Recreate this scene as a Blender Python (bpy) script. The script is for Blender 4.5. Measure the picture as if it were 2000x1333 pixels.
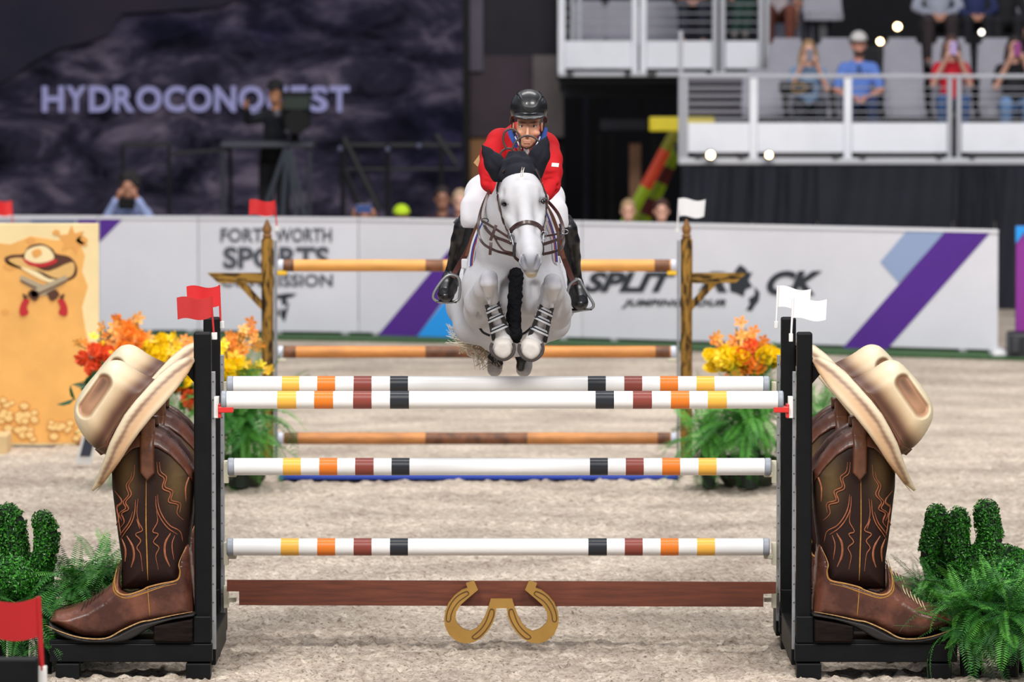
import bpy, bmesh, math, random
import numpy as np
from math import sin, cos, pi, radians, atan, sqrt
from mathutils import Vector, Matrix, noise, Euler
from mathutils.bvhtree import BVHTree
random.seed(7); np.random.seed(7)
for o in list(bpy.data.objects): bpy.data.objects.remove(o)
SC = bpy.context.scene; COL = SC.collection

# ------------------------------------------------------------------ camera, world, lamps, exposure
F, CH = 11550.0, 3.93                      # focal length in pixels of a 2000 px frame, camera height
PITCH = atan(716.5 / F)
cam = bpy.data.objects.new('camera', bpy.data.cameras.new('camera')); COL.objects.link(cam)
cam.location = (0, 0, CH); cam.rotation_euler = (pi/2 - PITCH, 0, 0)
cam.data.sensor_width = 36; cam.data.lens = 36 * F / 2000; cam.data.clip_end = 300; cam.data.clip_start = 1
cam.data.dof.use_dof = True; cam.data.dof.focus_distance = 33.15; cam.data.dof.aperture_fstop = 3.2
SC.camera = cam
wd = bpy.data.worlds.new('arena_air'); SC.world = wd; wd.use_nodes = True
wd.node_tree.nodes['Background'].inputs[0].default_value = (.80, .86, 1, 1)
wd.node_tree.nodes['Background'].inputs[1].default_value = .33
def area(name, loc, size, power, target, col=(1, .97, .93)):
    l = bpy.data.lights.new(name, 'AREA'); l.shape = 'RECTANGLE'; l.size, l.size_y = size; l.energy = power; l.color = col
    o = bpy.data.objects.new(name, l); COL.objects.link(o); o.location = loc
    o.rotation_euler = (Vector(target) - Vector(loc)).to_track_quat('-Z', 'Y').to_euler(); return o
area('arena_lamp_bank', (-7, 20, 15), (8, 4), 2900, (0, 34, 1))
area('arena_lamp_bank', (8, 21, 15), (8, 4), 2500, (0, 34, 1))
area('arena_lamp_bank', (0, 42, 17), (14, 5), 1700, (0, 42, 0))
area('arena_lamp_bank', (4, 50, 15), (18, 4), 2900, (2, 66, 1))
SC.view_settings.view_transform = 'Standard'; SC.view_settings.look = 'None'
SC.view_settings.gamma = 1; SC.view_settings.exposure = 0.2; SC.view_settings.use_curve_mapping = False

# ------------------------------------------------------------------ helpers
sp_, cp_ = sin(PITCH), cos(PITCH)
def W(px, py, Y):
    "point of the plane y = Y that the photograph shows at (px, py)"
    xc, yc = (px - 1000) / F, (666.5 - py) / F
    dy, dz = cp_ + yc * sp_, -sp_ + yc * cp_
    t = Y / dy
    return Vector((xc * t, Y, CH + dz * t))
def mpp(Y): return Y / F                                    # metres per pixel
def lin(c):
    c = [x / 255 for x in c[:3]]
    return tuple(x / 12.92 if x <= .04045 else ((x + .055) / 1.055) ** 2.4 for x in c) + (1,)
MATS = {}
def M(name, rgb, rough=.6, metal=0, nz=None, bump=None, rgb2=None, coat=0, emit=0, attr=False, stretch=None, spec=.5, thr=None, sss=0):
    if name in MATS: return MATS[name]
    m = bpy.data.materials.new(name); m.use_nodes = True; nt = m.node_tree; N = nt.nodes; L = nt.links
    b = N['Principled BSDF']; c = lin(rgb)
    b.inputs['Base Color'].default_value = c; b.inputs['Roughness'].default_value = rough; b.inputs['Metallic'].default_value = metal
    b.inputs['Specular IOR Level'].default_value = spec
    if coat: b.inputs['Coat Weight'].default_value = coat; b.inputs['Coat Roughness'].default_value = .12
    if emit: b.inputs['Emission Color'].default_value = c; b.inputs['Emission Strength'].default_value = emit
    if sss: b.inputs['Subsurface Weight'].default_value = sss; b.inputs['Subsurface Scale'].default_value = .01
    tc = N.new('ShaderNodeTexCoord'); mp = N.new('ShaderNodeMapping'); L.new(tc.outputs['Object'], mp.inputs[0])
    if stretch: mp.inputs['Scale'].default_value = stretch
    out = None
    if nz or rgb2:
        sc, am = nz or (8, .12)
        n = N.new('ShaderNodeTexNoise'); n.inputs['Scale'].default_value = sc; n.inputs['Detail'].default_value = 6; n.inputs['Roughness'].default_value = .62
        L.new(mp.outputs[0], n.inputs[0])
        r = N.new('ShaderNodeValToRGB'); t0, t1 = thr or (.34, .66)
        r.color_ramp.elements[0].position = t0; r.color_ramp.elements[1].position = t1
        if rgb2: c1, c2 = c, lin(rgb2)
        else: c1 = tuple(max(0, x * (1 - am)) for x in c[:3]) + (1,); c2 = tuple(min(1, x * (1 + am)) for x in c[:3]) + (1,)
        r.color_ramp.elements[0].color = c1; r.color_ramp.elements[1].color = c2
        L.new(n.outputs['Fac'], r.inputs[0]); out = r.outputs[0]
    if attr:
        a = N.new('ShaderNodeVertexColor'); a.layer_name = 'Col'
        if out:
            x = N.new('ShaderNodeMix'); x.data_type = 'RGBA'; x.blend_type = 'MULTIPLY'; x.inputs[0].default_value = 1
            L.new(out, x.inputs[6]); L.new(a.outputs[0], x.inputs[7]); out = x.outputs[2]
        else: out = a.outputs[0]
    if out: L.new(out, b.inputs['Base Color'])
    if bump:
        sc, st, di = bump
        n = N.new('ShaderNodeTexNoise'); n.inputs['Scale'].default_value = sc; n.inputs['Detail'].default_value = 5
        L.new(mp.outputs[0], n.inputs[0]); bp = N.new('ShaderNodeBump'); bp.inputs['Strength'].default_value = st; bp.inputs['Distance'].default_value = di
        L.new(n.outputs['Fac'], bp.inputs['Height']); L.new(bp.outputs[0], b.inputs['Normal'])
    MATS[name] = m; return m

def thing(name, label, cat, loc=(0, 0, 0), group=None):
    o = bpy.data.objects.new(name, None); COL.objects.link(o); o.location = loc; o.empty_display_size = .1
    o['label'] = label; o['category'] = cat
    if group: o['group'] = group
    return o
def tag(o, label, cat, group=None):
    o['label'] = label; o['category'] = cat
    if group: o['group'] = group
    return o
def world_of(o):
    m = Matrix.Translation(o.location)
    return m if o.parent is None else world_of(o.parent) @ o.matrix_parent_inverse @ m
def link(name, me, mat, parent=None, label=None):
    o = bpy.data.objects.new(name, me); COL.objects.link(o)
    if mat is not None:
        me.materials.clear()
        for x in (mat if isinstance(mat, (list, tuple)) else [mat]): me.materials.append(x)
    if parent is not None:
        o.parent = parent; o.matrix_parent_inverse = world_of(parent).inverted()
    if label: o['label'] = label
    return o
def struct(o): o['kind'] = 'structure'; return o
def stuff(o): o['kind'] = 'stuff'; return o

class MB:
    def __init__(s): s.v = []; s.f = []; s.mi = []; s.m = 0
    def add(s, vs, fs):
        n = len(s.v); s.v += [tuple(p) for p in vs]; s.f += [tuple(i + n for i in f) for f in fs]; s.mi += [s.m] * len(fs); return s
    def hexa(s, p):                                         # 8 corners: bottom 4, top 4
        return s.add(p, [(3, 2, 1, 0), (4, 5, 6, 7), (0, 1, 5, 4), (1, 2, 6, 5), (2, 3, 7, 6), (3, 0, 4, 7)])
    def box(s, x0, x1, y0, y1, z0, z1):
        return s.hexa([(x0, y0, z0), (x1, y0, z0), (x1, y1, z0), (x0, y1, z0), (x0, y0, z1), (x1, y0, z1), (x1, y1, z1), (x0, y1, z1)])
    def bbox(s, x0, x1, y0, y1, z0, z1, b=.006):            # box with chamfered edges
        bm = bmesh.new(); bmesh.ops.create_cube(bm, size=1)
        for v in bm.verts: v.co = Vector(((x0 + x1) / 2 + v.co.x * (x1 - x0), (y0 + y1) / 2 + v.co.y * (y1 - y0), (z0 + z1) / 2 + v.co.z * (z1 - z0)))
        b = min(b, .45 * min(x1 - x0, y1 - y0, z1 - z0))
        bmesh.ops.bevel(bm, geom=bm.edges[:], offset=b, segments=2, affect='EDGES', profile=.5)
        s.bm(bm); bm.free(); return s
    def pbox(s, px0, px1, py0, py1, Y, d, b=.006):          # box whose front face stands at depth Y and fills the pixel rectangle
        a = W(px0, py1, Y); c = W(px1, py0, Y)
        return s.bbox(a.x, c.x, Y, Y + d, a.z, c.z, b)
    def bm(s, bm):
        bm.verts.index_update(); return s.add([v.co.copy() for v in bm.verts], [[v.index for v in f.verts] for f in bm.faces])
    def tube(s, pts, r, n=8, closed=False, flat=None, cap=True, up=None):
        pts = [Vector(p) for p in pts]; k = len(pts); rs = r if isinstance(r, (list, tuple)) else [r] * k
        T = []
        for i in range(k):
            a = pts[(i - 1) % k] if (closed or i) else pts[i]; b = pts[(i + 1) % k] if (closed or i < k - 1) else pts[i]
            t = b - a; T.append(t.normalized() if t.length > 1e-9 else Vector((0, 0, 1)))
        u = Vector(up) if up is not None else (Vector((0, 0, 1)) if abs(T[0].z) < .9 else Vector((0, 1, 0)))
        vs = []; fs = []
        for i in range(k):
            if up is not None: u = Vector(up)
            u = (u - T[i] * u.dot(T[i]))
            if u.length < 1e-6: u = T[i].orthogonal()
            u.normalize(); w = T[i].cross(u)
            fa, fb = flat if flat else (1, 1)               # along u, along w
            for j in range(n):
                a = 2 * pi * j / n
                vs.append(pts[i] + u * (cos(a) * rs[i] * fa) + w * (sin(a) * rs[i] * fb))
        for i in range(k if closed else k - 1):
            i2 = (i + 1) % k
            for j in range(n): j2 = (j + 1) % n; fs.append((i * n + j, i2 * n + j, i2 * n + j2, i * n + j2))
        if cap and not closed: fs.append(tuple(range(n))); fs.append(tuple((k - 1) * n + j for j in range(n - 1, -1, -1)))
        return s.add(vs, fs)
    def prism(s, poly, off):                                # closed outline in 3D pushed along off
        n = len(poly); poly = [Vector(p) for p in poly]; off = Vector(off)
        return s.add(poly + [p + off for p in poly], [tuple(range(n)), tuple(range(2 * n - 1, n - 1, -1))] + [(i, n + i, n + (i + 1) % n, (i + 1) % n) for i in range(n)])
    def pprism(s, pp, Y, d): return s.prism([W(x, y, Y) for x, y in pp], (0, d, 0))
    def ball(s, c, r, u=12, v=8, scl=(1, 1, 1)):
        bm = bmesh.new(); bmesh.ops.create_uvsphere(bm, u_segments=u, v_segments=v, radius=r)
        for q in bm.verts: q.co = Vector((q.co.x * scl[0], q.co.y * scl[1], q.co.z * scl[2])) + Vector(c)
        s.bm(bm); bm.free(); return s
    def lathe(s, prof, c, n=16, axis='z'):                  # (radius, height) pairs
        vs = []; fs = []
        for r, h in prof:
            for j in range(n):
                a = 2 * pi * j / n
                p = (r * cos(a), r * sin(a), h) if axis == 'z' else ((h, r * cos(a), r * sin(a)) if axis == 'x' else (r * cos(a), h, r * sin(a)))
                vs.append(Vector(c) + Vector(p))
        for i in range(len(prof) - 1):
            for j in range(n): j2 = (j + 1) % n; fs.append((i * n + j, i * n + j2, (i + 1) * n + j2, (i + 1) * n + j))
        fs.append(tuple(range(n - 1, -1, -1))); fs.append(tuple((len(prof) - 1) * n + j for j in range(n)))
        return s.add(vs, fs)
    def mesh(s, name, smooth=False):
        me = bpy.data.meshes.new(name); me.from_pydata(s.v, [], s.f); me.validate()
        bm = bmesh.new(); bm.from_mesh(me); bmesh.ops.recalc_face_normals(bm, faces=bm.faces); bm.to_mesh(me); bm.free()
        if any(s.mi) and len(me.polygons) == len(s.mi): me.polygons.foreach_set('material_index', s.mi)
        if smooth:
            me.polygons.foreach_set('use_smooth', [True] * len(me.polygons))
            try: me.set_sharp_from_angle(angle=radians(smooth if smooth is not True else 50))
            except Exception: pass
        return me
    def build(s, name, mat, parent=None, smooth=False, label=None): return link(name, s.mesh(name, smooth), mat, parent, label)

def spline(pts, n=6, closed=False):
    "Catmull-Rom through points of any dimension"
    P = [np.array(p, float) for p in pts]; out = []; k = len(P); rng = range(k if closed else k - 1)
    for i in rng:
        p1, p2 = P[i], P[(i + 1) % k]
        p0 = P[i - 1] if (closed or i > 0) else 2 * p1 - p2
        p3 = P[(i + 2) % k] if (closed or i + 2 < k) else 2 * p2 - p1
        for j in range(n):
            t = j / n; out.append(.5 * (2 * p1 + (p2 - p0) * t + (2 * p0 - 5 * p1 + 4 * p2 - p3) * t * t + (3 * p1 - p0 - 3 * p2 + p3) * t ** 3))
    if not closed: out.append(P[-1])
    return out

class SDF:
    "distance field on a grid, blended smoothly and skinned with surface nets: one continuous surface"
    def __init__(s, lo, hi, vox, ys=None, xs=None, zs=None):
        s.ax = [np.arange(lo[i], hi[i] + vox, vox) for i in range(3)]
        if ys is not None: s.ax[1] = np.array(ys)
        if xs is not None: s.ax[0] = np.array(xs)
        if zs is not None: s.ax[2] = np.array(zs)
        s.D = np.full([len(a) for a in s.ax], .5, np.float32); s.k = .01
    def sub(s, lo, hi):
        sl = []; 
        for i in range(3):
            a = np.searchsorted(s.ax[i], lo[i]); b = np.searchsorted(s.ax[i], hi[i])
            sl.append(slice(max(a - 1, 0), max(b + 1, a + 1)))
        sl = tuple(sl); g = [s.ax[i][sl[i]].astype(np.float32) for i in range(3)]
        return sl, g[0][:, None, None], g[1][None, :, None], g[2][None, None, :]
    def put(s, sl, d, k, op):
        D = s.D[sl]
        if D.size == 0: return
        if k is None: k = s.k
        k = max(k, 1e-5)
        if op == 'u':
            h = np.clip(.5 + .5 * (D - d) / k, 0, 1); s.D[sl] = D * (1 - h) + d * h - k * h * (1 - h)
        elif op == 's':
            h = np.clip(.5 - .5 * (D + d) / k, 0, 1); s.D[sl] = D * (1 - h) - d * h + k * h * (1 - h)
    def cap(s, a, b, ra, rb, k=None, op='u', flat=None):
        a = np.array(a, np.float32); b = np.array(b, np.float32); r = max(ra, rb); m = r * max(1, (flat[1] if flat else 1)) + (k or s.k) + .02
        sl, X, Y, Z = s.sub(np.minimum(a, b) - m, np.maximum(a, b) + m)
        ab = b - a; L2 = max(float(ab @ ab), 1e-9)
        t = np.clip(((X - a[0]) * ab[0] + (Y - a[1]) * ab[1] + (Z - a[2]) * ab[2]) / L2, 0, 1)
        qx, qy, qz = X - a[0] - t * ab[0], Y - a[1] - t * ab[1], Z - a[2] - t * ab[2]
        sc = 1
        if flat:
            n = np.array(flat[0], np.float32); n /= np.linalg.norm(n); f = flat[1]
            e = (qx * n[0] + qy * n[1] + qz * n[2]) * (1 / f - 1); qx, qy, qz = qx + n[0] * e, qy + n[1] * e, qz + n[2] * e; sc = min(1, f)
        s.put(sl, (np.sqrt(qx * qx + qy * qy + qz * qz) - (ra + (rb - ra) * t)) * sc, k, op); return s
    def ell(s, c, r, k=None, op='u', rot=None):
        c = np.array(c, np.float32); R = np.array(rot.to_3x3() if rot is not None else Matrix.Identity(3), np.float32); m = max(r) + (k or s.k) + .02
        sl, X, Y, Z = s.sub(c - m, c + m); X, Y, Z = X - c[0], Y - c[1], Z - c[2]
        l = [R[0, i] * X + R[1, i] * Y + R[2, i] * Z for i in range(3)]
        k0 = np.sqrt((l[0] / r[0]) ** 2 + (l[1] / r[1]) ** 2 + (l[2] / r[2]) ** 2)
        k1 = np.sqrt((l[0] / r[0] ** 2) ** 2 + (l[1] / r[1] ** 2) ** 2 + (l[2] / r[2] ** 2) ** 2) + 1e-6
        s.put(sl, k0 * (k0 - 1) / k1, k, op); return s
    def chain(s, pts, k=None, flat=None, op='u'):           # (x, y, z, r) list
        for p, q in zip(pts[:-1], pts[1:]): s.cap(p[:3], q[:3], p[3], q[3], k, op, flat)
        return s
    def cut(s, p, n, k=.002):                               # keep the side n points away from
        n = np.array(Vector(n).normalized()); X, Y, Z = s.ax[0][:, None, None], s.ax[1][None, :, None], s.ax[2][None, None, :]
        d = (X - p[0]) * n[0] + (Y - p[1]) * n[1] + (Z - p[2]) * n[2]
        s.D = np.maximum(s.D, d.astype(np.float32)); return s
    def mesh(s, name, colfn=None):
        D = s.D; D[0] = D[-1] = .1; D[:, 0] = D[:, -1] = .1; D[:, :, 0] = D[:, :, -1] = .1
        S = D < 0; nx, ny, nz = D.shape
        A = S[:-1, :-1, :-1]; allv = A.copy(); anyv = A.copy()
        for dx in (0, 1):
            for dy in (0, 1):
                for dz in (0, 1):
                    q = S[dx:nx - 1 + dx, dy:ny - 1 + dy, dz:nz - 1 + dz]; allv &= q; anyv |= q
        I, J, K = np.nonzero(anyv & ~allv); idx = np.full(A.shape, -1, np.int64); idx[I, J, K] = np.arange(len(I))
        acc = np.zeros((len(I), 3)); cnt = np.zeros(len(I)); ax = s.ax
        for d in range(3):
            o = [i for i in range(3) if i != d]
            for a in (0, 1):
                for b in (0, 1):
                    c0 = [I.copy(), J.copy(), K.copy()]; c0[o[0]] += a; c0[o[1]] += b; c1 = [x.copy() for x in c0]; c1[d] += 1
                    v0, v1 = D[tuple(c0)], D[tuple(c1)]; mk = (v0 < 0) != (v1 < 0); t = v0 / np.where(mk, v0 - v1, 1)
                    p = [ax[i][c0[i]] for i in range(3)]; p[d] = p[d] + t * (ax[d][c1[d]] - ax[d][c0[d]])
                    acc += np.where(mk[:, None], np.stack(p, 1), 0); cnt += mk
        V = acc / np.maximum(cnt, 1)[:, None]; Q = []
        for d in range(3):
            o = [(d + 1) % 3, (d + 2) % 3]
            s0 = [slice(None)] * 3; s1 = [slice(None)] * 3; s0[d] = slice(0, -1); s1[d] = slice(1, None)
            ch = S[tuple(s0)] != S[tuple(s1)]; c = list(np.nonzero(ch)); sg = S[tuple(s0)][tuple(c)]
            def cell(da, db):
                q = [x.copy() for x in c]; q[o[0]] -= da; q[o[1]] -= db; return idx[tuple(q)]
            q = np.stack([cell(1, 1), cell(0, 1), cell(0, 0), cell(1, 0)], 1); q[~sg] = q[~sg][:, ::-1]; Q.append(q)
        Q = np.concatenate(Q); Q = Q[(Q >= 0).all(1)]
        me = bpy.data.meshes.new(name); me.vertices.add(len(V)); me.vertices.foreach_set('co', V.ravel().astype(np.float32))
        me.loops.add(len(Q) * 4); me.loops.foreach_set('vertex_index', Q.ravel().astype(np.int32))
        me.polygons.add(len(Q)); me.polygons.foreach_set('loop_start', np.arange(0, len(Q) * 4, 4, dtype=np.int32))
        me.update(calc_edges=True); me.validate(); me.polygons.foreach_set('use_smooth', [True] * len(me.polygons))
        if colfn is not None: paint(me, colfn(V))
        return me
def steps(lo, a, b, hi, fine, coarse): return list(np.arange(lo, a, coarse)) + list(np.arange(a, b, fine)) + list(np.arange(b, hi, coarse))
def paint(me, C):
    a = me.color_attributes.new('Col', 'FLOAT_COLOR', 'POINT'); a.data.foreach_set('color', np.concatenate([C, np.ones((len(C), 1))], 1).ravel().astype(np.float32))
def verts_np(me):
    v = np.empty(len(me.vertices) * 3, np.float32); me.vertices.foreach_get('co', v); return v.reshape(-1, 3)
def text_geo(body, bold=0., shear=0., spacing=1.):
    "outline letters as (verts, faces) with unit bounding box 0..1 x 0..1"
    cu = bpy.data.curves.new('txt', 'FONT'); cu.body = body; cu.offset = bold; cu.shear = shear; cu.space_character = spacing; cu.resolution_u = 4
    o = bpy.data.objects.new('txt', cu); COL.objects.link(o); dg = bpy.context.evaluated_depsgraph_get(); dg.update()
    me = bpy.data.meshes.new_from_object(o.evaluated_get(dg)); v = verts_np(me).copy(); f = [tuple(p.vertices) for p in me.polygons]
    bpy.data.objects.remove(o); bpy.data.curves.remove(cu); bpy.data.meshes.remove(me)
    lo, hi = v.min(0), v.max(0); v = (v - lo) / np.maximum(hi - lo, 1e-6); return v, f
def text_on(name, body, x0, y0, x1, y1, fn, mat, parent, **kw):
    "lettering laid on a surface: fn(px, py) gives the surface point"
    v, f = text_geo(body, **kw); mb = MB(); P = [fn(x0 + a * (x1 - x0), y1 - b * (y1 - y0)) for a, b, _ in v]
    mb.add(P, f); me = bpy.data.meshes.new(name); me.from_pydata(mb.v, [], mb.f); me.update()
    return link(name, me, mat, parent)
def copy_tree(o, parent=None, label=None, off=(0, 0, 0)):
    c = o.copy(); COL.objects.link(c)
    if parent is not None: c.parent = parent; c.matrix_parent_inverse = o.matrix_parent_inverse.copy()
    if parent is None:
        c.location = Vector(o.location) + Vector(off)
        if label: c['label'] = label
    for ch in o.children: copy_tree(ch, c)
    return c
# ------------------------------------------------------------------ floor: the raked sand, relief in the mesh near the jump
def sand_mat():
    m = bpy.data.materials.new('sand'); m.use_nodes = True; nt = m.node_tree; N = nt.nodes; L = nt.links; b = N['Principled BSDF']
    b.inputs['Roughness'].default_value = .95; b.inputs['Specular IOR Level'].default_value = .2
    tc = N.new('ShaderNodeTexCoord')
    def nz(sc, det, rough=.6):
        n = N.new('ShaderNodeTexNoise'); n.inputs['Scale'].default_value = sc; n.inputs['Detail'].default_value = det; n.inputs['Roughness'].default_value = rough
        L.new(tc.outputs['Object'], n.inputs[0]); return n
    def ramp(src, p0, c0, p1, c1):
        r = N.new('ShaderNodeValToRGB'); r.color_ramp.elements[0].position = p0; r.color_ramp.elements[0].color = lin(c0)
        r.color_ramp.elements[1].position = p1; r.color_ramp.elements[1].color = lin(c1); L.new(src, r.inputs[0]); return r
    a = ramp(nz(15, 9, .78).outputs['Fac'], .33, (160, 142, 126), .62, (238, 228, 214))
    w = ramp(nz(1.1, 5).outputs['Fac'], .38, (214, 209, 206), .62, (255, 252, 248))
    d = ramp(nz(46, 5).outputs['Fac'], .30, (100, 84, 70), .46, (255, 255, 255))
    x = N.new('ShaderNodeMix'); x.data_type = 'RGBA'; x.blend_type = 'MULTIPLY'; x.inputs[0].default_value = 1; L.new(a.outputs[0], x.inputs[6]); L.new(w.outputs[0], x.inputs[7])
    y = N.new('ShaderNodeMix'); y.data_type = 'RGBA'; y.blend_type = 'MULTIPLY'; y.inputs[0].default_value = .9; L.new(x.outputs[2], y.inputs[6]); L.new(d.outputs[0], y.inputs[7])
    L.new(y.outputs[2], b.inputs['Base Color'])
    bp = N.new('ShaderNodeBump'); bp.inputs['Strength'].default_value = .8; bp.inputs['Distance'].default_value = .03
    L.new(nz(16, 8, .7).outputs['Fac'], bp.inputs['Height']); L.new(bp.outputs[0], b.inputs['Normal']); return m
def floor():
    xs = np.concatenate([np.linspace(-45, -5, 24), np.arange(-4.2, 4.2, .022), np.linspace(5, 45, 24)])
    ys = [5., 15, 24, 30, 31.2]
    while ys[-1] < 48: ys.append(ys[-1] + .022 + max(0, ys[-1] - 35) * .010)
    ys = np.array(ys + list(np.linspace(48.5, 95, 60))); X, Y = np.meshgrid(xs, ys); Z = np.zeros(X.shape)
    for i in range(X.shape[0]):
        if ys[i] < 31 or ys[i] > 50: continue
        for j in range(X.shape[1]):
            if abs(xs[j]) > 4.3: continue
            x, y = xs[j], ys[i]
            n = noise.noise(Vector((x * 2.1, y * 1.6, 0))) * .018 + noise.noise(Vector((x * 7, y * 5.5, 3))) * .018
            c = noise.noise(Vector((x * 19, y * 15, 9))); n += (max(0, c) ** 1.4) * .05 - max(0, -c) * .012 + noise.noise(Vector((x * 40, y * 34, 5))) * .008
            Z[i, j] = min(.038, n) - .014
    V = np.stack([X, Y, Z], -1).reshape(-1, 3); ny, nx = X.shape; a = (np.arange(ny - 1)[:, None] * nx + np.arange(nx - 1)[None]).ravel()
    me = bpy.data.meshes.new('floor'); me.from_pydata(V.tolist(), [], np.stack([a, a + 1, a + nx + 1, a + nx], 1).tolist())
    me.polygons.foreach_set('use_smooth', [True] * len(me.polygons)); struct(link('floor', me, sand_mat()))
floor()

# ------------------------------------------------------------------ the far walls of the arena (dark, behind everything)
dark = M('dark_wall', (17, 18, 26), .8, nz=(3, .3)); char = M('charcoal_wall', (46, 47, 54), .8, nz=(2, .15))
def slab(name, px0, px1, py0, py1, Y, d, mat, b=.01, lab=None): return struct(MB().pbox(px0, px1, py0, py1, Y, d, b).build(name, mat, None, label=lab))
struct(MB().box(-32, 32, 94, 94.5, -.1, 20).build('wall_back', dark))
struct(MB().box(-32.5, -32, 20, 94.5, -.1, 12).build('wall_left', char)); struct(MB().box(32, 32.5, 20, 94.5, -.1, 12).build('wall_right', char))
slab('trim_1', 904, 918, -60, 560, 79, .4, M('black_edge', (9, 9, 14), .7))
slab('trim_2', 917, 944, -60, 140, 79, .5, M('mauve_column', (92, 86, 100), .8, nz=(3, .12)), lab='pale mauve column beside the dark banner')  # top of a dark column, coloured pale to show it lit
slab('trim_3', 944, 1092, -60, 108, 79.3, .6, M('plum_panel', (38, 34, 44), .8, nz=(2, .2)), lab='dark plum panel above the doorway pier')
slab('trim_4', 917, 1040, 108, 268, 79.1, .6, M('brown_pier', (66, 55, 64), .8, nz=(1.5, .2)), lab='dusky brown pier face')  # left part of one concrete pier, its shade put into the colour
slab('trim_5', 1040, 1101, 108, 268, 79.0, .7, M('grey_pier', (112, 104, 104), .8, nz=(1.5, .15)), lab='grey concrete pier beside the tunnel mouth')  # right part of the same pier, the light on it put into the colour
slab('trim_6', 912, 966, 268, 520, 79.2, .4, M('oak_panel', (146, 101, 58), .6, nz=(4, .15), stretch=(6, 1, .5)), lab='tan wood panel under the pier')
slab('trim_7', 966, 1101, 268, 560, 79.4, .4, M('black_edge', (9, 9, 14)))
slab('trim_8', 1100, 1345, 149, 190, 77, .8, M('steel_fascia', (52, 54, 62), .6, nz=(2, .1)), lab='dark grey fascia beam under the upper deck')
slab('wall_tunnel', 1095, 1345, 185, 620, 88, .3, M('tunnel_black', (6, 7, 11), .9, nz=(2, .3)))
slab('trim_9', 1140, 1149, 190, 620, 84, .2, M('slate_post', (38, 40, 54), .6), lab='slate post inside the tunnel')
for i, (a, b) in enumerate(((1166, 1176), (1190, 1199), (1274, 1281))): slab('trim_%d' % (10 + i), a, b, 268, 620, 85, .2, M('umber_post', (34, 24, 22), .7))
slab('trim_13', 1229, 1252, 280, 620, 78, .2, M('oak_door', (141, 99, 70), .6, nz=(3, .2)), lab='tan upright panel inside the tunnel')
t = thing('hanging_sign', 'dim grey horizontal sign hanging in the dark tunnel', 'sign', W(1219, 255, 76.9)); MB().pbox(1172, 1266, 232, 255, 77.1, .1, .02).build('panel', M('dim_sign', (44, 45, 56), .7, nz=(4, .2)), t)
for x in (1185, 1253): MB().tube([W(x, 189, 77.15), W(x, 233, 77.15)], .012, 6).build('hanger', M('umber_post', (34, 24, 22), .7), t)
tag(MB().pbox(1268, 1396, 229, 257, 73.3, .22, .02).build('yellow_beam', M('safety_yellow', (222, 201, 20), .5, nz=(5, .06))), 'bright yellow horizontal beam in the tunnel mouth', 'beam')
def bar(name, lab, p, q, Y, w, cols, group=None):
    t = thing(name, lab, 'barrier arm', W(q[0], q[1], Y), group); n = len(cols)
    for i, c in enumerate(cols):
        a = [p[k] + (q[k] - p[k]) * i / n for k in (0, 1)]; b = [p[k] + (q[k] - p[k]) * (i + 1) / n for k in (0, 1)]
        MB().tube([W(*a, Y), W(*b, Y)], w, 4, flat=(1, .4), up=(1, 0, .4)).build('stripe', c, t)
og = M('signal_orange', (204, 66, 34), .5); lm = M('lime', (150, 178, 24), .5); mx = M('maroon_stripe', (104, 36, 30), .6)
bar('barrier_arm', 'orange and lime diagonal barrier arm leaning in the tunnel, left one', (1319, 258), (1163, 548), 75.5, .075, [M('olive_stripe', (120, 116, 20)), og, og, lm, lm, lm, og, lm])
bar('barrier_arm', 'lime and maroon diagonal barrier arm leaning in the tunnel, right one', (1332, 262), (1205, 548), 76.0, .09, [lm, lm, mx, lm, mx, lm, mx, lm, mx])

# ------------------------------------------------------------------ huge printed banner, its dim light put into dark print colours
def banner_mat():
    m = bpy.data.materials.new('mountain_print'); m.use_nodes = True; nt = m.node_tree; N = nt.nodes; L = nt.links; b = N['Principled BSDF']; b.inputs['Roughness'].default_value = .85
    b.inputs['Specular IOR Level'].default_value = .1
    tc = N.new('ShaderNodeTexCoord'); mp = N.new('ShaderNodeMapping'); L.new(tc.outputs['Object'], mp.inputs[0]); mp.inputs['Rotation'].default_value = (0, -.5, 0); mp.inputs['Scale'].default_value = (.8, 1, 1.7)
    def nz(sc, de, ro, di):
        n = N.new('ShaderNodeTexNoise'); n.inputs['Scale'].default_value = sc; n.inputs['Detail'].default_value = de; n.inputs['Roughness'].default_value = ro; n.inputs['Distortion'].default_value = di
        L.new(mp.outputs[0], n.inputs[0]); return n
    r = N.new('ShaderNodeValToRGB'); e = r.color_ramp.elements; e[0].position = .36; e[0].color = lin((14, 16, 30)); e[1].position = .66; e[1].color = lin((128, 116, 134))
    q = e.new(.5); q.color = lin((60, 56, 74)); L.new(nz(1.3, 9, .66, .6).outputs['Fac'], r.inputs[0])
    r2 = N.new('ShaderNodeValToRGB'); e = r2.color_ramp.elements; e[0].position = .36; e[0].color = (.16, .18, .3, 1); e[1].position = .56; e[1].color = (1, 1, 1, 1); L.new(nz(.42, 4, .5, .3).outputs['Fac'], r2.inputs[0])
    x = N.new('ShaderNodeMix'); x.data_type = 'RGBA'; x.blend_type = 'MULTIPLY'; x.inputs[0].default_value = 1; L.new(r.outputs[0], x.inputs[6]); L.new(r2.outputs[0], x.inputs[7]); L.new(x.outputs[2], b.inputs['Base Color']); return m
YB = 78.
t = thing('arena_banner', 'huge dark banner with a printed rocky mountain and the word HYDROCONQUEST', 'banner', W(400, 600, YB))
mb = MB(); n = 60; vs = []; 
for i in range(n + 1):
    for j in range(13): 
        px = -90 + 994 * i / n; p = W(px, -70 + 670 * j / 12, YB); p.y += .04 * sin(i * .9) * (.3 + j / 12); vs.append(p)
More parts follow.
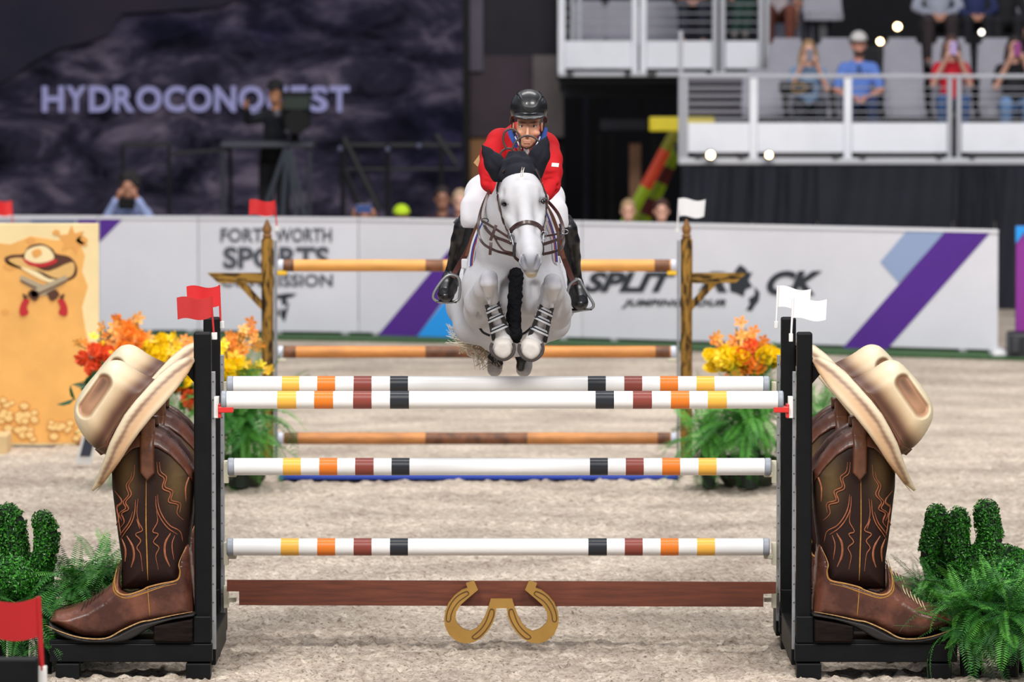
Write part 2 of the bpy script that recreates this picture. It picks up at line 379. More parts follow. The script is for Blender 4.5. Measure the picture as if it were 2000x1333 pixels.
mb.add(vs, [(i * 13 + j, i * 13 + j + 1, (i + 1) * 13 + j + 1, (i + 1) * 13 + j) for i in range(n) for j in range(12)]); mb.build('printed_cloth', banner_mat(), t, True)
mb = MB(); mb.pprism([(-90, -70), (500, -70), (470, -4), (430, 12), (330, 20), (240, 26), (226, 42), (214, 66), (172, 82), (110, 96), (52, 128), (14, 156), (-30, 172), (-90, 180)], YB - .12, .02)
mb.build('printed_sky', M('banner_sky', (37, 40, 54), .9, nz=(.5, .3), rgb2=(52, 46, 58), spec=.1), t)
lt = M('banner_letter', (164, 164, 214), .8, spec=.1)
for ch, a, b in (('H', 82, 125), ('Y', 129, 168), ('D', 174, 218), ('R', 222, 263), ('O', 266, 316), ('C', 320, 362), ('O', 365, 414), ('N', 419, 461), ('Q', 466, 516), ('U', 521, 562), ('E', 568, 600), ('S', 603, 641), ('T', 644, 682)):
    text_on('letter', ch, a, 168 if ch != 'Q' else 168, b, 219 if ch != 'Q' else 226, lambda x, y: W(x, y, YB - .16), lt, t, bold=.035)

# ------------------------------------------------------------------ advertising boards round the arena
SP = [(-90, 179.0), (500, 179.7), (1000, 182), (1380, 185.5), (1950, 189.6)]
def bs(px):
    for (a, s), (b, u) in zip(SP[:-1], SP[1:]):
        if px <= b: return s + (u - s) * (px - a) / (b - a)
    return SP[-1][1]
white_v = M('vinyl_white', (203, 203, 211), .75, nz=(.8, .05), spec=.15)
purple = M('print_purple', (74, 28, 130), .75, nz=(2, .06)); sky_b = M('print_blue', (28, 142, 222), .75); steel = M('print_steel_blue', (133, 151, 184), .75); ink = M('print_ink', (38, 42, 50), .8)
def board(px0, px1, label):
    A = W(px0, 500, F / bs(px0)); B = W(px1, 500, F / bs(px1)); h = (B.y - A.y) / (B.x - A.x); t = thing('arena_board', label, 'board', (A.x / 2 + B.x / 2, A.y / 2 + B.y / 2, 0), 'advertising boards around the arena')
    d = (Vector((B.x, B.y, 0)) - Vector((A.x, A.y, 0))).normalized() * .004
    P = [Vector((A.x, A.y, 0)) + d, Vector((B.x, B.y, 0)) - d]
    MB().hexa([(P[0].x, P[0].y, .06), (P[1].x, P[1].y, .06), (P[1].x, P[1].y + .1, .06), (P[0].x, P[0].y + .1, .06), (P[0].x, P[0].y, 1.27), (P[1].x, P[1].y, 1.27), (P[1].x, P[1].y + .1, 1.27), (P[0].x, P[0].y + .1, 1.27)]).build('panel', white_v, t)
    MB().hexa([(P[0].x, P[0].y - .02, 1.27), (P[1].x, P[1].y - .02, 1.27), (P[1].x, P[1].y + .12, 1.27), (P[0].x, P[0].y + .12, 1.27), (P[0].x, P[0].y - .02, 1.3), (P[1].x, P[1].y - .02, 1.3), (P[1].x, P[1].y + .12, 1.3), (P[0].x, P[0].y + .12, 1.3)]).build('top_rail', M('rail_cap', (214, 214, 220), .6), t)
    for u in (.08, .5, .92):
        q = P[0].lerp(P[1], u); MB().box(q.x - .04, q.x + .04, q.y + .0, q.y + .55, 0, .06).build('foot', M('foot_steel', (150, 150, 155), .5), t)
    def fn(px, py, off=.012):
        k = W(px, py, 1).x; Y = (A.y - h * A.x) / (1 - h * k); return W(px, py, Y - off)
    def poly(pp, mat, name='printed_band', off=.008):
        MB().prism([fn(x, y, off) for x, y in pp], (0, .004, 0)).build(name, mat, t)
    return t, fn, poly
t, fn, poly = board(-90, 192, 'leftmost arena board, mostly behind the orange poster panel')
poly([(-90, 428), (62, 430), (40, 470), (-90, 470)], M('print_grey', (150, 152, 166), .8)); poly([(62, 430), (150, 430), (120, 480), (40, 470)], M('print_slate', (96, 108, 140), .8)); poly([(152, 429), (190, 429), (190, 476), (122, 520)], purple)
t, fn, poly = board(192, 387, 'white arena board with a purple corner, photographer leaning over it')
poly([(194, 428), (240, 428), (194, 474)], purple)
t, fn, poly = board(387, 700, 'white arena board lettered FORT WORTH SPORTS COMMISSION')
for s, a in (('FORT', (431, 446, 514, 473)), ('WORTH', (538, 446, 648, 473)), ('SPORTS', (436, 482, 643, 525)), ('COMMISSION', (431, 536, 650, 560))):
    text_on('lettering', s, *a, lambda x, y: fn(x, y, .016), M('print_grey_ink', (72, 76, 84), .8), t, bold=.02 if s != 'SPORTS' else .035)
poly([(536, 577), (560, 573), (580, 574), (572, 580), (560, 583), (561, 596), (551, 596), (549, 584), (538, 584)], ink, 'printed_emblem'); poly([(548, 602), (556, 606), (560, 598), (566, 588), (562, 606), (556, 630), (548, 618)], ink, 'printed_emblem'); poly([(536, 606), (544, 604), (546, 616), (538, 618)], ink, 'printed_emblem')
t, fn, poly = board(700, 1137, 'white arena board with purple and bright blue bands behind the horse')
poly([(733, 661), (812, 661), (975, 440), (920, 437)], purple); poly([(812, 661), (956, 664), (1028, 560), (890, 560)], sky_b)
t, fn, poly = board(1137, 1950, 'long white arena board lettered SPLIT ROCK JUMPING TOUR with a purple slash')
poly([(1642, 684), (1727, 689), (1937, 451), (1848, 450)], purple); poly([(1772, 450), (1850, 450), (1755, 553), (1719, 512)], steel)
for s, a in (('SPLIT', (1140, 531, 1322, 571)), ('R', (1364, 531, 1424, 571)), ('CK', (1497, 529, 1606, 577))): text_on('lettering', s, *a, lambda x, y: fn(x, y, .016), ink, t, bold=.045, shear=.35)
text_on('lettering', 'JUMPING TOUR', 1214, 585, 1418, 602, lambda x, y: fn(x, y, .016), ink, t, bold=.045, shear=.35, spacing=1.1)
poly([(1424, 548), (1436, 528), (1445, 517), (1456, 524), (1462, 533), (1470, 532), (1462, 548), (1470, 560), (1456, 566), (1452, 580), (1440, 574), (1426, 570)], ink, 'printed_emblem')
poly([(1474, 560), (1484, 572), (1482, 588), (1474, 598), (1468, 608), (1457, 606), (1464, 594), (1462, 584), (1474, 576)], ink, 'printed_emblem')
Ye = F / bs(1950); tag(MB().pbox(1938, 1968, 684, 704, Ye - .5, .5, .04).build('board_foot', M('foot_white', (206, 206, 210), .5)), 'small white foot block at the right end of the long board', 'foot')
# green strip of turf along the boards
mb = MB(); k = [(-90, ), (500, ), (1000, ), (1380, ), (1950, ), (2060, )]; pts = []
for (px,) in k:
    s = bs(px) if px <= 1950 else 190.6; p = W(px, -50 + CH * s, F / s); pts += [(p.x, F / s - .75, .005), (p.x, F / s + .5, .005), (p.x, F / s - .75, .03), (p.x, F / s + .5, .03)]
for i in range(5): a = i * 4; b = a + 4; mb.hexa([pts[a], pts[b], pts[b + 1], pts[a + 1], pts[a + 2], pts[b + 2], pts[b + 3], pts[a + 3]])
struct(mb.build('trim_20', M('turf', (58, 92, 52), .95, nz=(30, .4), bump=(60, 1, .02)), label='green turf strip along the foot of the boards'))

# ------------------------------------------------------------------ black drapes below the grandstand, board and box at the right edge
t = thing('drape', 'black fabric drape hanging below the grandstand deck', 'drape', W(1660, 600, 69.5))
for a, b in ((1330, 1470), (1470, 1598), (1598, 1862), (1862, 1945), (1945, 2120)):
    mb = MB(); n = 26; vs = []
    for i in range(n + 1):
        u = i / n
        for j in range(11):
            v = j / 10; p = W(a + (b - a - 2) * u, 322 + v * 390, 69.4); sw = sin(pi * u) ** .5
            p.y += -.10 * sin(u * 9 + v * 3 + a) * (.25 + .5 * v) + .12 * (1 - abs(2 * u - 1)) * (1 - v) - .05 * sin(u * 23 + 5 * v + a * 2) * (1 - v); p.z -= .03 * sw * (1 - v) ** 2; vs.append(p)
    mb.add(vs, [(i * 11 + j, i * 11 + j + 1, (i + 1) * 11 + j + 1, (i + 1) * 11 + j) for i in range(n) for j in range(10)]); mb.build('drape_panel', M('drape_black', (38, 40, 48), .85, nz=(1.2, .12), spec=.2), t, True)
t = thing('side_board', 'magenta arena board with a blue corner at the right edge of the photo', 'board', W(2020, 650, 61))
MB().pbox(1984, 2070, 442, 648, 61, .1).build('panel', M('print_magenta', (128, 38, 136), .75), t); MB().pprism([(1984, 442), (2010, 442), (1984, 476)], 60.98, .01).build('printed_corner', sky_b, t)
t = thing('equipment_case', 'black equipment case on the sand at the right edge', 'case', W(1995, 700, 60.5))
MB().pbox(1972, 2050, 652, 704, 60.2, .5, .03).build('body', M('case_black', (20, 21, 26), .5, nz=(6, .2)), t); MB().pbox(1976, 1992, 662, 690, 60.17, .04, .01).build('latch_plate', M('case_grey', (44, 46, 52), .5), t)

# ------------------------------------------------------------------ grandstand decks
wh = M('deck_white', (232, 235, 243), .45, nz=(1.5, .05)); gr = M('rail_grey', (172, 174, 182), .4, metal=.2); seatm = M('seat_grey', (150, 149, 160), .7, nz=(3, .06)); decku = M('deck_under', (30, 31, 36), .8)
def deck(name, label, Y, x0, x1, ytop, ypan0, ypan1, ybot, posts, depth, cables, floor_y):
    t = thing(name, label, 'grandstand', W((x0 + x1) / 2, ybot, Y))
    MB().pbox(x0, x1, ypan1 + (ybot - ypan1) * .45, ybot, Y - .05, .25, .02).build('edge_beam', M('edge_white', (196, 198, 204), .5), t)
    a = W(x0, floor_y, Y + 1.6); c = W(x1, floor_y, Y); MB().box(a.x, c.x, Y + .2, Y + depth, a.z - .12, a.z - .004).build('deck_floor', decku, t)
    for i in range(len(posts) - 1):
        a, b = posts[i][1], posts[i + 1][0]
        if b - a > 20: MB().pbox(a, b, ypan0, ypan1, Y, .04, .008).build('front_panel', wh, t)
        if b - a > 20:
            for y in cables: MB().tube([W(a - 3, y, Y + .04), W(b + 3, y, Y + .04)], .007, 5).build('cable', gr, t)
    for a, b, yt in posts: MB().pbox(a, b, yt, ypan1 + (ybot - ypan1) * .5, Y - .03, .1, .01).build('post', gr if b - a < 12 else wh, t)
    if ytop is not None: MB().pbox(x0, x1, ytop - 4, ytop + 4, Y - .04, .1, .01).build('top_rail', gr, t)
    return t
tl = deck('grandstand_deck', 'lower white grandstand deck with cable railing above the black drapes', 70, 1325, 2120, 149, 240, 298, 322, [(1325, 1334, 60), (1334, 1344, 149), (1464, 1480, 149), (1648, 1664, 145), (1850, 1860, 145), (1868, 1878, 145), (2060, 2076, 145)], 3.6, (171, 186, 202, 218, 232), 285)
tu = deck('grandstand_deck', 'upper white grandstand deck with cable railing above the tunnel', 75, 1090, 1500, None, 80, 134, 150, [(1090, 1104, -60), (1234, 1246, -60), (1250, 1263, -60), (1391, 1402, -60), (1406, 1417, -60), (1481, 1492, -60), (1494, 1503, -60)], 3.5, (-10, 8, 26, 43, 61), 140)
for a, b, c in ((1343, 1464, 0), (1480, 1648, 1), (1664, 1850, 0), (1878, 2060, 1)):
    for x in (a + 14, b - 22): MB().pbox(x, x + 13, 300, 309, 69.9, .08, .01).build('bracket', M('bracket_dark', (40, 40, 46), .5), tl)
    MB().pbox(a + 28, b - 26, 299, 303, 69.93, .03, .004).build('shadow_gap_strip', M('gap_dark', (96, 92, 92), .7), tl)
for a, b in ((1106, 1120), (1220, 1232), (1264, 1282), (1380, 1390)): MB().pbox(a, b, 136, 146, 74.9, .08, .01).build('bracket', M('bracket_dark', (40, 40, 46), .5), tu)
for x in (1118, 1132): MB().pbox(x - 4, x + 4, -60, 82, 75.6, .06).build('post', gr, tu)
# risers behind the lower deck and the rear seating level
rz = W(1600, 100, 74).z
t = thing('seating_riser', 'dark stepped seating riser behind the lower deck seats', 'riser', W(1750, 200, 74))
MB().box(W(1512, 0, 72).x, 9.5, 72.6, 74.3, 1.9, W(1600, 70, 73.2).z - .955).build('step', M('riser_dark', (26, 26, 32), .8), t)
MB().box(W(1512, 0, 74).x, 9.5, 74.32, 78, 1.6, W(1600, 96, 74).z - .005).build('step', M('riser_dark', (26, 26, 32), .8), t)
MB().box(W(1345, 0, 74).x, W(1500, 0, 74).x, 73.7, 73.9, 1.75, W(1600, 150, 74).z).build('slatted_back', M('riser_slate', (70, 70, 80), .7), t)
for i in range(6): 
    z = W(1400, 158 + 15 * i, 73.6).z; MB().box(W(1345, 0, 73.6).x, W(1505, 0, 73.6).x, 73.58, 73.7, z - .028, z + .028).build('slat', M('slat_grey', (104, 102, 112), .6), t)
def seat(x, Y, zf, lab, grp, sc=1.0, mat=None):
    t = thing('stadium_seat', lab, 'seat', (x, Y, zf), grp); mat = mat or seatm
    w = .255 * sc
    mb = MB(); bm = bmesh.new(); bmesh.ops.create_cube(bm, size=1); bmesh.ops.bevel(bm, geom=bm.edges[:], offset=.13, segments=3, affect='EDGES')
    for v in bm.verts: c = v.co.copy(); tp = 1 - .12 * (c.z + .5); v.co = Vector((x + c.x * 2 * w * tp, Y + .22 + c.y * .1 + (c.z + .5) * .14 + .05 * (c.x * 2) ** 2 * -1, zf + .36 + (c.z + .5) * .56))
    mb.bm(bm); bm.free(); mb.build('backrest', mat, t, True)
    mb = MB(); bm = bmesh.new(); bmesh.ops.create_cube(bm, size=1); bmesh.ops.bevel(bm, geom=bm.edges[:], offset=.12, segments=3, affect='EDGES')
    for v in bm.verts: c = v.co.copy(); v.co = Vector((x + c.x * 2 * w * .95, Y + c.y * .46, zf + .40 + c.z * .12))
    mb.bm(bm); bm.free(); mb.build('seat_pan', mat, t, True)
    MB().box(x - .05, x + .05, Y - .02, Y + .12, zf, zf + .36).build('pedestal', M('seat_leg', (60, 60, 66), .5), t); return t
zf1 = W(1600, 285, 71.6).z
s0 = seat(W(1490, 0, 71.6).x, 71.6, zf1, 'empty grey stadium seat left of the woman in denim', 'grey seats on the lower deck')
x0 = W(1490, 0, 71.6).x
for px, lb in ((1583, 'grey stadium seat under the woman in denim'), (1676, 'grey stadium seat under the man in the grey cap'), (1769, 'empty grey stadium seat between the man in blue and the woman in red'), (1862, 'grey stadium seat under the woman in red'), (1955, 'grey stadium seat under the woman holding a pink phone')):
    copy_tree(s0, None, lb, (W(px, 0, 71.6).x - x0, 0, 0))
zfb = W(1600, 70, 73.2).z - .95
for px, lb in ((1540, 'grey seat of the second row above the empty front seat'), (1634, 'grey seat of the second row between denim woman and capped man'), (1766, 'tall grey seat back of the second row, right of the lamp'), (1861, 'grey seat of the second row behind the woman in red'), (1950, 'grey seat of the second row at the right edge')):
    copy_tree(s0, None, lb, (W(px, 0, 73.2).x - x0, 73.2 - 71.6, zfb - zf1))['group'] = 'grey seats of the second row'
zf2 = W(1600, 96, 74).z
for i, (px, lb) in enumerate(((1610, 'grey seat of the rear row, above the blonde spectator'), (1722, 'dark empty gap seat of the rear row'), (1935, 'grey seat of the rear row behind the spectators in dark clothes'), (2030, 'rightmost grey seat of the rear row'))):
    if i == 1: continue
    copy_tree(s0, None, lb, (W(px, 0, 75).x - x0, 75 - 71.6 + .3, zf2 - zf1))['group'] = 'grey seats of the rear row'
zf3 = W(1200, 142, 76).z
for px, lb in ((1150, 'leftmost grey seat on the upper deck'), (1215, 'second grey seat from the left on the upper deck'), (1290, 'grey seat on the upper deck left of the seated legs'), (1552, 'grey seat at the right end of the upper deck')):
    copy_tree(s0, None, lb, (W(px, 0, 77).x - x0, 77 - 71.6, zf3 - zf1))['group'] = 'grey seats on the upper deck'
struct(MB().box(W(1095, 0, 78).x, W(1560, 0, 78).x, 78.6, 78.8, zf3 - .3, zf3 + 3).build('wall_upper_deck', M('deck_back', (30, 30, 38), .9)))
# small warm lamps
def lamp(px, py, Y, r, lab, col=(255, 214, 160), e=14):
    t = thing('spot_lamp', lab, 'lamp', W(px, py, Y), 'small warm lamps on the grandstand')
    MB().ball(W(px, py, Y), r, 12, 8).build('bulb', M('bulb_%d' % e, col, .4, emit=e), t, True)
    if py < 90: MB().tube([W(px, py + 4, Y + .06), W(px, py + 78, Y + .06)], .012, 5).build('stem', M('lamp_black', (16, 16, 18), .5), t)
    c = W(px, py, Y); MB().lathe([(r * 1.1, .02), (r * 1.5, .05), (r * .9, .16)], (c.x, c.y, c.z), 12, 'y').build('housing', M('lamp_black', (16, 16, 18), .5), t, True)
lamp(1388, 303, 69.75, .042, 'glowing lamp under the first panel of the lower deck'); lamp(1502, 303, 69.75, .035, 'glowing lamp under the second panel of the lower deck')
lamp(1719, 81, 73.5, .035, 'glowing lamp right of the man in the grey cap'); lamp(1753, 52, 75, .042, 'glowing lamp left of the grey shirted spectator'); lamp(1917, 63, 73.6, .03, 'small white lamp behind the empty seats', (255, 246, 228), 5); lamp(1826, 1, 75.5, .03, 'small lamp at the top edge above the grey shirt')

# ------------------------------------------------------------------ railings in front of the banner
rb = M('railing_black', (13, 14, 20), .5)
t = thing('metal_railing', 'black metal railing with slanting braces in front of the dark banner', 'railing', W(780, 620, 73))
for x in (670, 757, 862): MB().tube([W(x, 278, 73), W(x, 640, 73)], .035, 6).build('post', rb, t)
for a, b in (((672, 268), (742, 408)), ((852, 262), (892, 320)), ((672, 330), (700, 400))): MB().tube([W(*a, 73), W(*b, 73)], .04, 6).build('brace', rb, t)
for y in (283, 330): MB().tube([W(665, y, 73), W(900, y, 73)], .022 if y == 330 else .03, 6).build('rail', rb, t)
for x, y in ((664, 291), (757, 292), (818, 285)): MB().ball(W(x, y, 72.8), .035).build('reflector', M('reflector', (84, 88, 116), .4), t, True)  # pale balls stand in for small light dots on the railing
t = thing('metal_railing', 'square black railing frame behind the photographer at the left', 'railing', W(285, 620, 73))
for a, b in (((240, 282), (240, 640)), ((330, 282), (330, 640)), ((236, 282), (334, 282)), ((450, 290), (450, 640)), ((330, 300), (452, 292))): MB().tube([W(*a, 73), W(*b, 73)], .025, 6).build('rail', rb, t)
# camera riser
t = thing('camera_platform', 'grey work platform under the television camera', 'platform', W(540, 640, 72))
gd = M('platform_grey', (52, 56, 66), .5)
MB().pbox(430, 612, 278, 289, 71.6, 1.4, .02).build('deck_board', gd, t)
for x in (436, 604): MB().tube([W(x, 288, 71.7), W(x, 640, 71.7)], .03, 6).build('leg', gd, t)
# ------------------------------------------------------------------ inflated outlines: sculpted foam props with real thickness
def sdist(poly, X, Y):
    "signed distance (negative inside) and nearest boundary point"
    P = np.array(poly, float); Q = np.roll(P, -1, 0); best = np.full(X.shape, 1e9); bx = np.zeros(X.shape); by = np.zeros(X.shape); ins = np.zeros(X.shape, bool)
    for (ax, ay), (cx, cy) in zip(P, Q):
        dx, dy = cx - ax, cy - ay; L = dx * dx + dy * dy + 1e-12; t = np.clip(((X - ax) * dx + (Y - ay) * dy) / L, 0, 1)
        qx, qy = ax + t * dx, ay + t * dy; d = (X - qx) ** 2 + (Y - qy) ** 2; m = d < best
        best = np.where(m, d, best); bx = np.where(m, qx, bx); by = np.where(m, qy, by)
        if ay != cy: ins ^= ((ay > Y) != (cy > Y)) & (X < (cx - ax) * (Y - ay) / (cy - ay + 1e-12) + ax)
    return np.where(ins, -1, 1) * np.sqrt(best), bx, by
def prof(sd, R): t = np.clip(-sd / R, 0, 1); return np.sqrt(np.maximum(0, 1 - (1 - t) ** 2))
def inflate(name, poly, Y0, T, R, mat, parent=None, g=2.0, base=None, mir=0, col=None, back=None, extra=None, smooth=True):
    "poly in photo pixels at depth Y0; front bulges by T metres towards the viewer; base(px, py) is the depth it lies on"
    P = np.array(poly, float); lo = P.min(0) - g; hi = P.max(0) + g; xs = np.arange(lo[0], hi[0] + g, g); ys = np.arange(lo[1], hi[1] + g, g)
    X, Y = np.meshgrid(xs, ys); sd, bx, by = sdist(poly, X, Y); out = sd > -.25 * g; X = np.where(out, bx, X); Y = np.where(out, by, Y); sdc = np.where(out, 0, sd)
    ins = sd < 0; c = ins[:-1, :-1] | ins[1:, :-1] | ins[:-1, 1:] | ins[1:, 1:]; I, J = np.nonzero(c); nx = X.shape[1]; a = I * nx + J
    quads = np.stack([a, a + 1, a + nx + 1, a + nx], 1); used = np.unique(quads); re = np.full(X.size, -1); re[used] = np.arange(len(used)); quads = re[quads]
    fx, fy, fs = X.ravel()[used], Y.ravel()[used], sdc.ravel()[used]; h = prof(fs, R) * T
    b = np.full(len(fx), Y0, float) if base is None else base(fx, fy)
    if extra is not None: h = h + extra(fx, fy) * (fs < 0)
    yf = b - h; bk = b + (h if back is None else prof(fs, R) * back)
    wx = (1967 - fx) if mir else fx
    def pos(yy): 
        k = mpp(Y0); o = W(1000, 666.5, Y0); z0 = np.array([W(1000, q, Y0).z for q in (0, 1333)]); return np.stack([(wx - 1000) * k / cp_ * .0 + (wx - 1000) * (W(2000, 700, Y0).x / 1000), yy, z0[0] + (z0[1] - z0[0]) * fy / 1333], 1)
    V = np.concatenate([pos(yf), pos(bk)]); n = len(fx); q2 = quads[:, ::-1] + n; Q = np.concatenate([quads, q2])
    if mir: Q = Q[:, ::-1]
    Q = Q[:, ::-1]
    me = bpy.data.meshes.new(name); me.from_pydata(V.tolist(), [], Q.tolist())
    bm = bmesh.new(); bm.from_mesh(me)
    if col is not None:
        cl = bm.verts.layers.float_color.new('Col'); C = col(fx, fy); bm.verts.ensure_lookup_table()
        for i, v in enumerate(bm.verts): q = C[i % n]; v[cl] = (q[0], q[1], q[2], 1)
    bmesh.ops.remove_doubles(bm, verts=bm.verts, dist=2e-4); bmesh.ops.dissolve_degenerate(bm, edges=bm.edges, dist=1e-4); bmesh.ops.recalc_face_normals(bm, faces=bm.faces); bm.to_mesh(me); bm.free()
    if smooth: me.polygons.foreach_set('use_smooth', [True] * len(me.polygons))
    return link(name, me, mat, parent)
def mx_(p, mir): return 1967 - p if mir else p
def sm(poly, n=4, closed=True): return [tuple(p) for p in spline(poly, n, closed)]
def dline(pts, X, Y):
    "distance to a polyline in pixels"
    best = np.full(X.shape, 1e9)
    for (ax, ay), (cx, cy) in zip(pts[:-1], pts[1:]):
        dx, dy = cx - ax, cy - ay; t = np.clip(((X - ax) * dx + (Y - ay) * dy) / (dx * dx + dy * dy + 1e-9), 0, 1); best = np.minimum(best, np.hypot(X - ax - t * dx, Y - ay - t * dy))
    return best
def L3(c): return np.array(lin(c)[:3])
def mixc(A, B, t): t = np.clip(t, 0, 1)[:, None]; return A * (1 - t) + B * t

# ------------------------------------------------------------------ giant cowboy boots
c5 = lambda X, Y: (60 + X * .34, 880 + Y * .34)
def boot(mir, label, Yb=33.12):
    side = 'right' if mir else 'left'
    t = thing('giant_boot', label, 'boot prop', W(mx_(290, mir), 1250, Yb), 'giant brown cowboy boots on the near jump wings'); K = dict(parent=t, mir=mir)
    top = [(217, 905), (222, 884), (238, 862), (258, 845), (276, 833), (304, 832), (322, 842), (345, 862), (365, 888), (382, 918)]
    shaft = top + [(381, 960), (378, 1000), (372, 1050), (369, 1090), (369, 1150), (236, 1150), (236, 1090), (230, 1050), (224, 1000), (218, 950)]
    TS, RS = .15, 46.
    def surf(x, y): sd, _, _ = sdist(shaft, x, y); return Yb - prof(np.minimum(sd, 0), RS) * TS
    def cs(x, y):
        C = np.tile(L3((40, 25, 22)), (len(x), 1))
        for cx, cy, rx, ry in ((250, 925, 20, 42), (346, 935, 22, 50)): C = mixc(C, np.tile(L3((98, 78, 48)), (len(x), 1)), .75 * np.exp(-(((x - cx) / rx) ** 2 + ((y - cy) / ry) ** 2)))  # soft olive highlights painted into the shaft colour
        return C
    lea = M('boot_shaft', (255, 255, 255), .55, nz=(30, .12), bump=(60, .25, .004), attr=True, spec=.15)
    brn = M('boot_brown', (88, 50, 37), .4, nz=(9, .3), bump=(45, .35, .006), coat=.1); brl = M('boot_strap', (98, 60, 40), .42, nz=(14, .3), bump=(50, .3, .005))
    back = [(x + 7, y - 8) for x, y in top]; back += [(389, 930), (389, 990), (240, 990), (240, 905)]
    inflate('back_collar', back, Yb + .19, .05, 20., brn, g=3, **K)
    ex = [(283, 809), (310, 809), (310, 830), (283, 830)]; inflate('back_pull_strap', ex, Yb + .15, .03, 5., brl, g=3, **K)
    inflate('shaft', shaft, Yb, TS, RS, lea, col=cs, g=2.5, **K)
    band = top + [(382, 946), (360, 912), (335, 885), (312, 870), (290, 864), (262, 872), (240, 892), (219, 925)]
    inflate('collar_band', band, Yb, .018, 5., brn, base=surf, back=-.0, g=2., **K)
    strap = [(276, 813), (304, 813), (305, 850), (304, 880), (305, 918), (290, 935), (276, 918), (275, 880), (275, 850)]
    inflate('pull_strap', strap, Yb, .034, 5., brl, base=lambda x, y: np.minimum(surf(x, np.maximum(y, 845)), Yb - .06), back=.01, g=2., **K)
    foot = sm([(237, 1084), (229, 1112), (217, 1137), (196, 1157), (165, 1176), (132, 1187), (106, 1193), (95, 1206), (97, 1214), (128, 1229), (165, 1241), (200, 1242), (230, 1234), (262, 1218), (296, 1207), (340, 1198), (379, 1192), (377, 1160), (374, 1110), (368, 1058), (353, 1092), (349, 1122), (325, 1132), (291, 1142), (262, 1153), (246, 1154), (233, 1142), (233, 1110)], 3)
    TF, RF = .175, 24.
    full = [(226, 1000), (233, 1084), (229, 1112), (217, 1137), (196, 1157), (165, 1176), (132, 1187), (106, 1193), (95, 1206), (97, 1214), (128, 1229), (165, 1243), (200, 1244), (230, 1238), (262, 1222), (296, 1215), (340, 1208), (381, 1200), (379, 1160), (376, 1110), (378, 1000)]
    def fsurf(x, y): sd, _, _ = sdist(full, x, y); return np.minimum(Yb - prof(np.minimum(sd, 0), RF) * TF * np.clip((y - 1040) / 60, .86, 1), 99)
    fm = M('boot_vamp', (66, 36, 28), .38, nz=(5, .2), rgb2=(122, 74, 56), bump=(38, .5, .008), coat=.1, spec=.4, thr=(.4, .72))
    inflate('vamp', foot, Yb, .012, 3., fm, base=fsurf, back=.32, g=2.2, **K)
    blk = M('boot_sole', (20, 15, 14), .6, nz=(12, .3), stretch=(1, 1, 4))
    sole = sm([(94, 1208), (128, 1226), (165, 1239), (200, 1240), (230, 1232), (262, 1215), (296, 1205), (340, 1196), (381, 1189), (381, 1200), (340, 1207), (298, 1221), (272, 1237), (250, 1247), (220, 1251), (170, 1251), (130, 1243), (104, 1228)], 2)
    inflate('sole', sole, Yb, .185, 5., blk, g=2.2, **K)
    inflate('heel', [(298, 1213), (340, 1206), (381, 1199), (380, 1251), (299, 1251)], Yb, .18, 5., M('boot_heel', (24, 17, 15), .7, nz=(10, .5), stretch=(1, 1, 6), spec=.1), g=2.5, **K)
    st = M('stitch_copper', (146, 84, 54), .55, nz=(40, .3)); yl = M('stitch_gold', (158, 112, 48), .45, nz=(40, .25))
    def tubes(lines, sf, mat, name, r=.0064, cr=True, sub=4):
        for ln in lines:
            ln = [c5(*p) for p in ln] if cr else ln; q = np.array(spline(ln, sub)); yy = sf(q[:, 0], q[:, 1]); n = len(q)
            pts = [Vector((W(mx_(a, mir), b, Yb).x, y - .001, W(mx_(a, mir), b, Yb).z)) for (a, b), y in zip(q, yy)]
            MB().tube(pts, [r * (.35 + .65 * min(1, 4 * min(i, n - 1 - i) / n)) for i in range(n)], 5, flat=(1, .6), up=(0, -.2, 1) if False else None).build(name, mat, t, True)
    A = [[(607, 70), (600, 140), (572, 190), (588, 240), (555, 285), (572, 325), (532, 352), (546, 400), (518, 440)], [(590, 110), (583, 150), (558, 190), (572, 242), (541, 285), (556, 320), (518, 352), (530, 395)],
         [(612, 270), (606, 350), (585, 410), (550, 460), (522, 505)], [(596, 340), (575, 400), (540, 450), (518, 480)], [(626, 265), (620, 340), (630, 400), (652, 445), (612, 468), (642, 505), (620, 545), (641, 585), (652, 680)], [(618, 380), (638, 440)],
         [(733, 55), (742, 120), (776, 150), (766, 205), (812, 232), (800, 282), (852, 300), (848, 350), (886, 392)], [(748, 55), (757, 110), (790, 142), (780, 195), (826, 222), (815, 272), (866, 292), (864, 345)],
         [(737, 240), (745, 310), (770, 370), (810, 420), (865, 455), (880, 525)], [(728, 250), (732, 320), (760, 385), (800, 435), (850, 470)], [(730, 330), (738, 395), (710, 452), (742, 468), (714, 512), (746, 545), (728, 592), (742, 670)],
         [(812, 462), (782, 520), (782, 590), (808, 655)], [(836, 475), (820, 530), (830, 615)], [(560, 480), (595, 540), (602, 600), (585, 660)], [(530, 500), (552, 560), (548, 630)], [(488, 225), (532, 282), (500, 322), (512, 382), (492, 430)], [(888, 50), (920, 110), (895, 200), (897, 285)], [(500, 300), (515, 420), (525, 480)]]
    tubes(A, surf, st, 'stitching')
    tubes([[(673, 155), (672, 400), (678, 600), (682, 765)]], surf, yl, 'shaft_seam', .0075)
    f2 = lambda x, y: fsurf(x, y) - .010
    tubes([[(684, 770), (690, 860), (697, 950)]], f2, yl, 'vamp_seam', .006)
    tubes([[(516, 612), (492, 700), (502, 785), (560, 812), (650, 786), (684, 768), (760, 748), (850, 728), (868, 680), (862, 630), (900, 540)], [(508, 660), (484, 740), (496, 800), (560, 830), (650, 806), (760, 768), (862, 745)]], lambda x, y: np.minimum(f2(x, y), surf(x, y) - .012), yl, 'collar_stitching', .005)
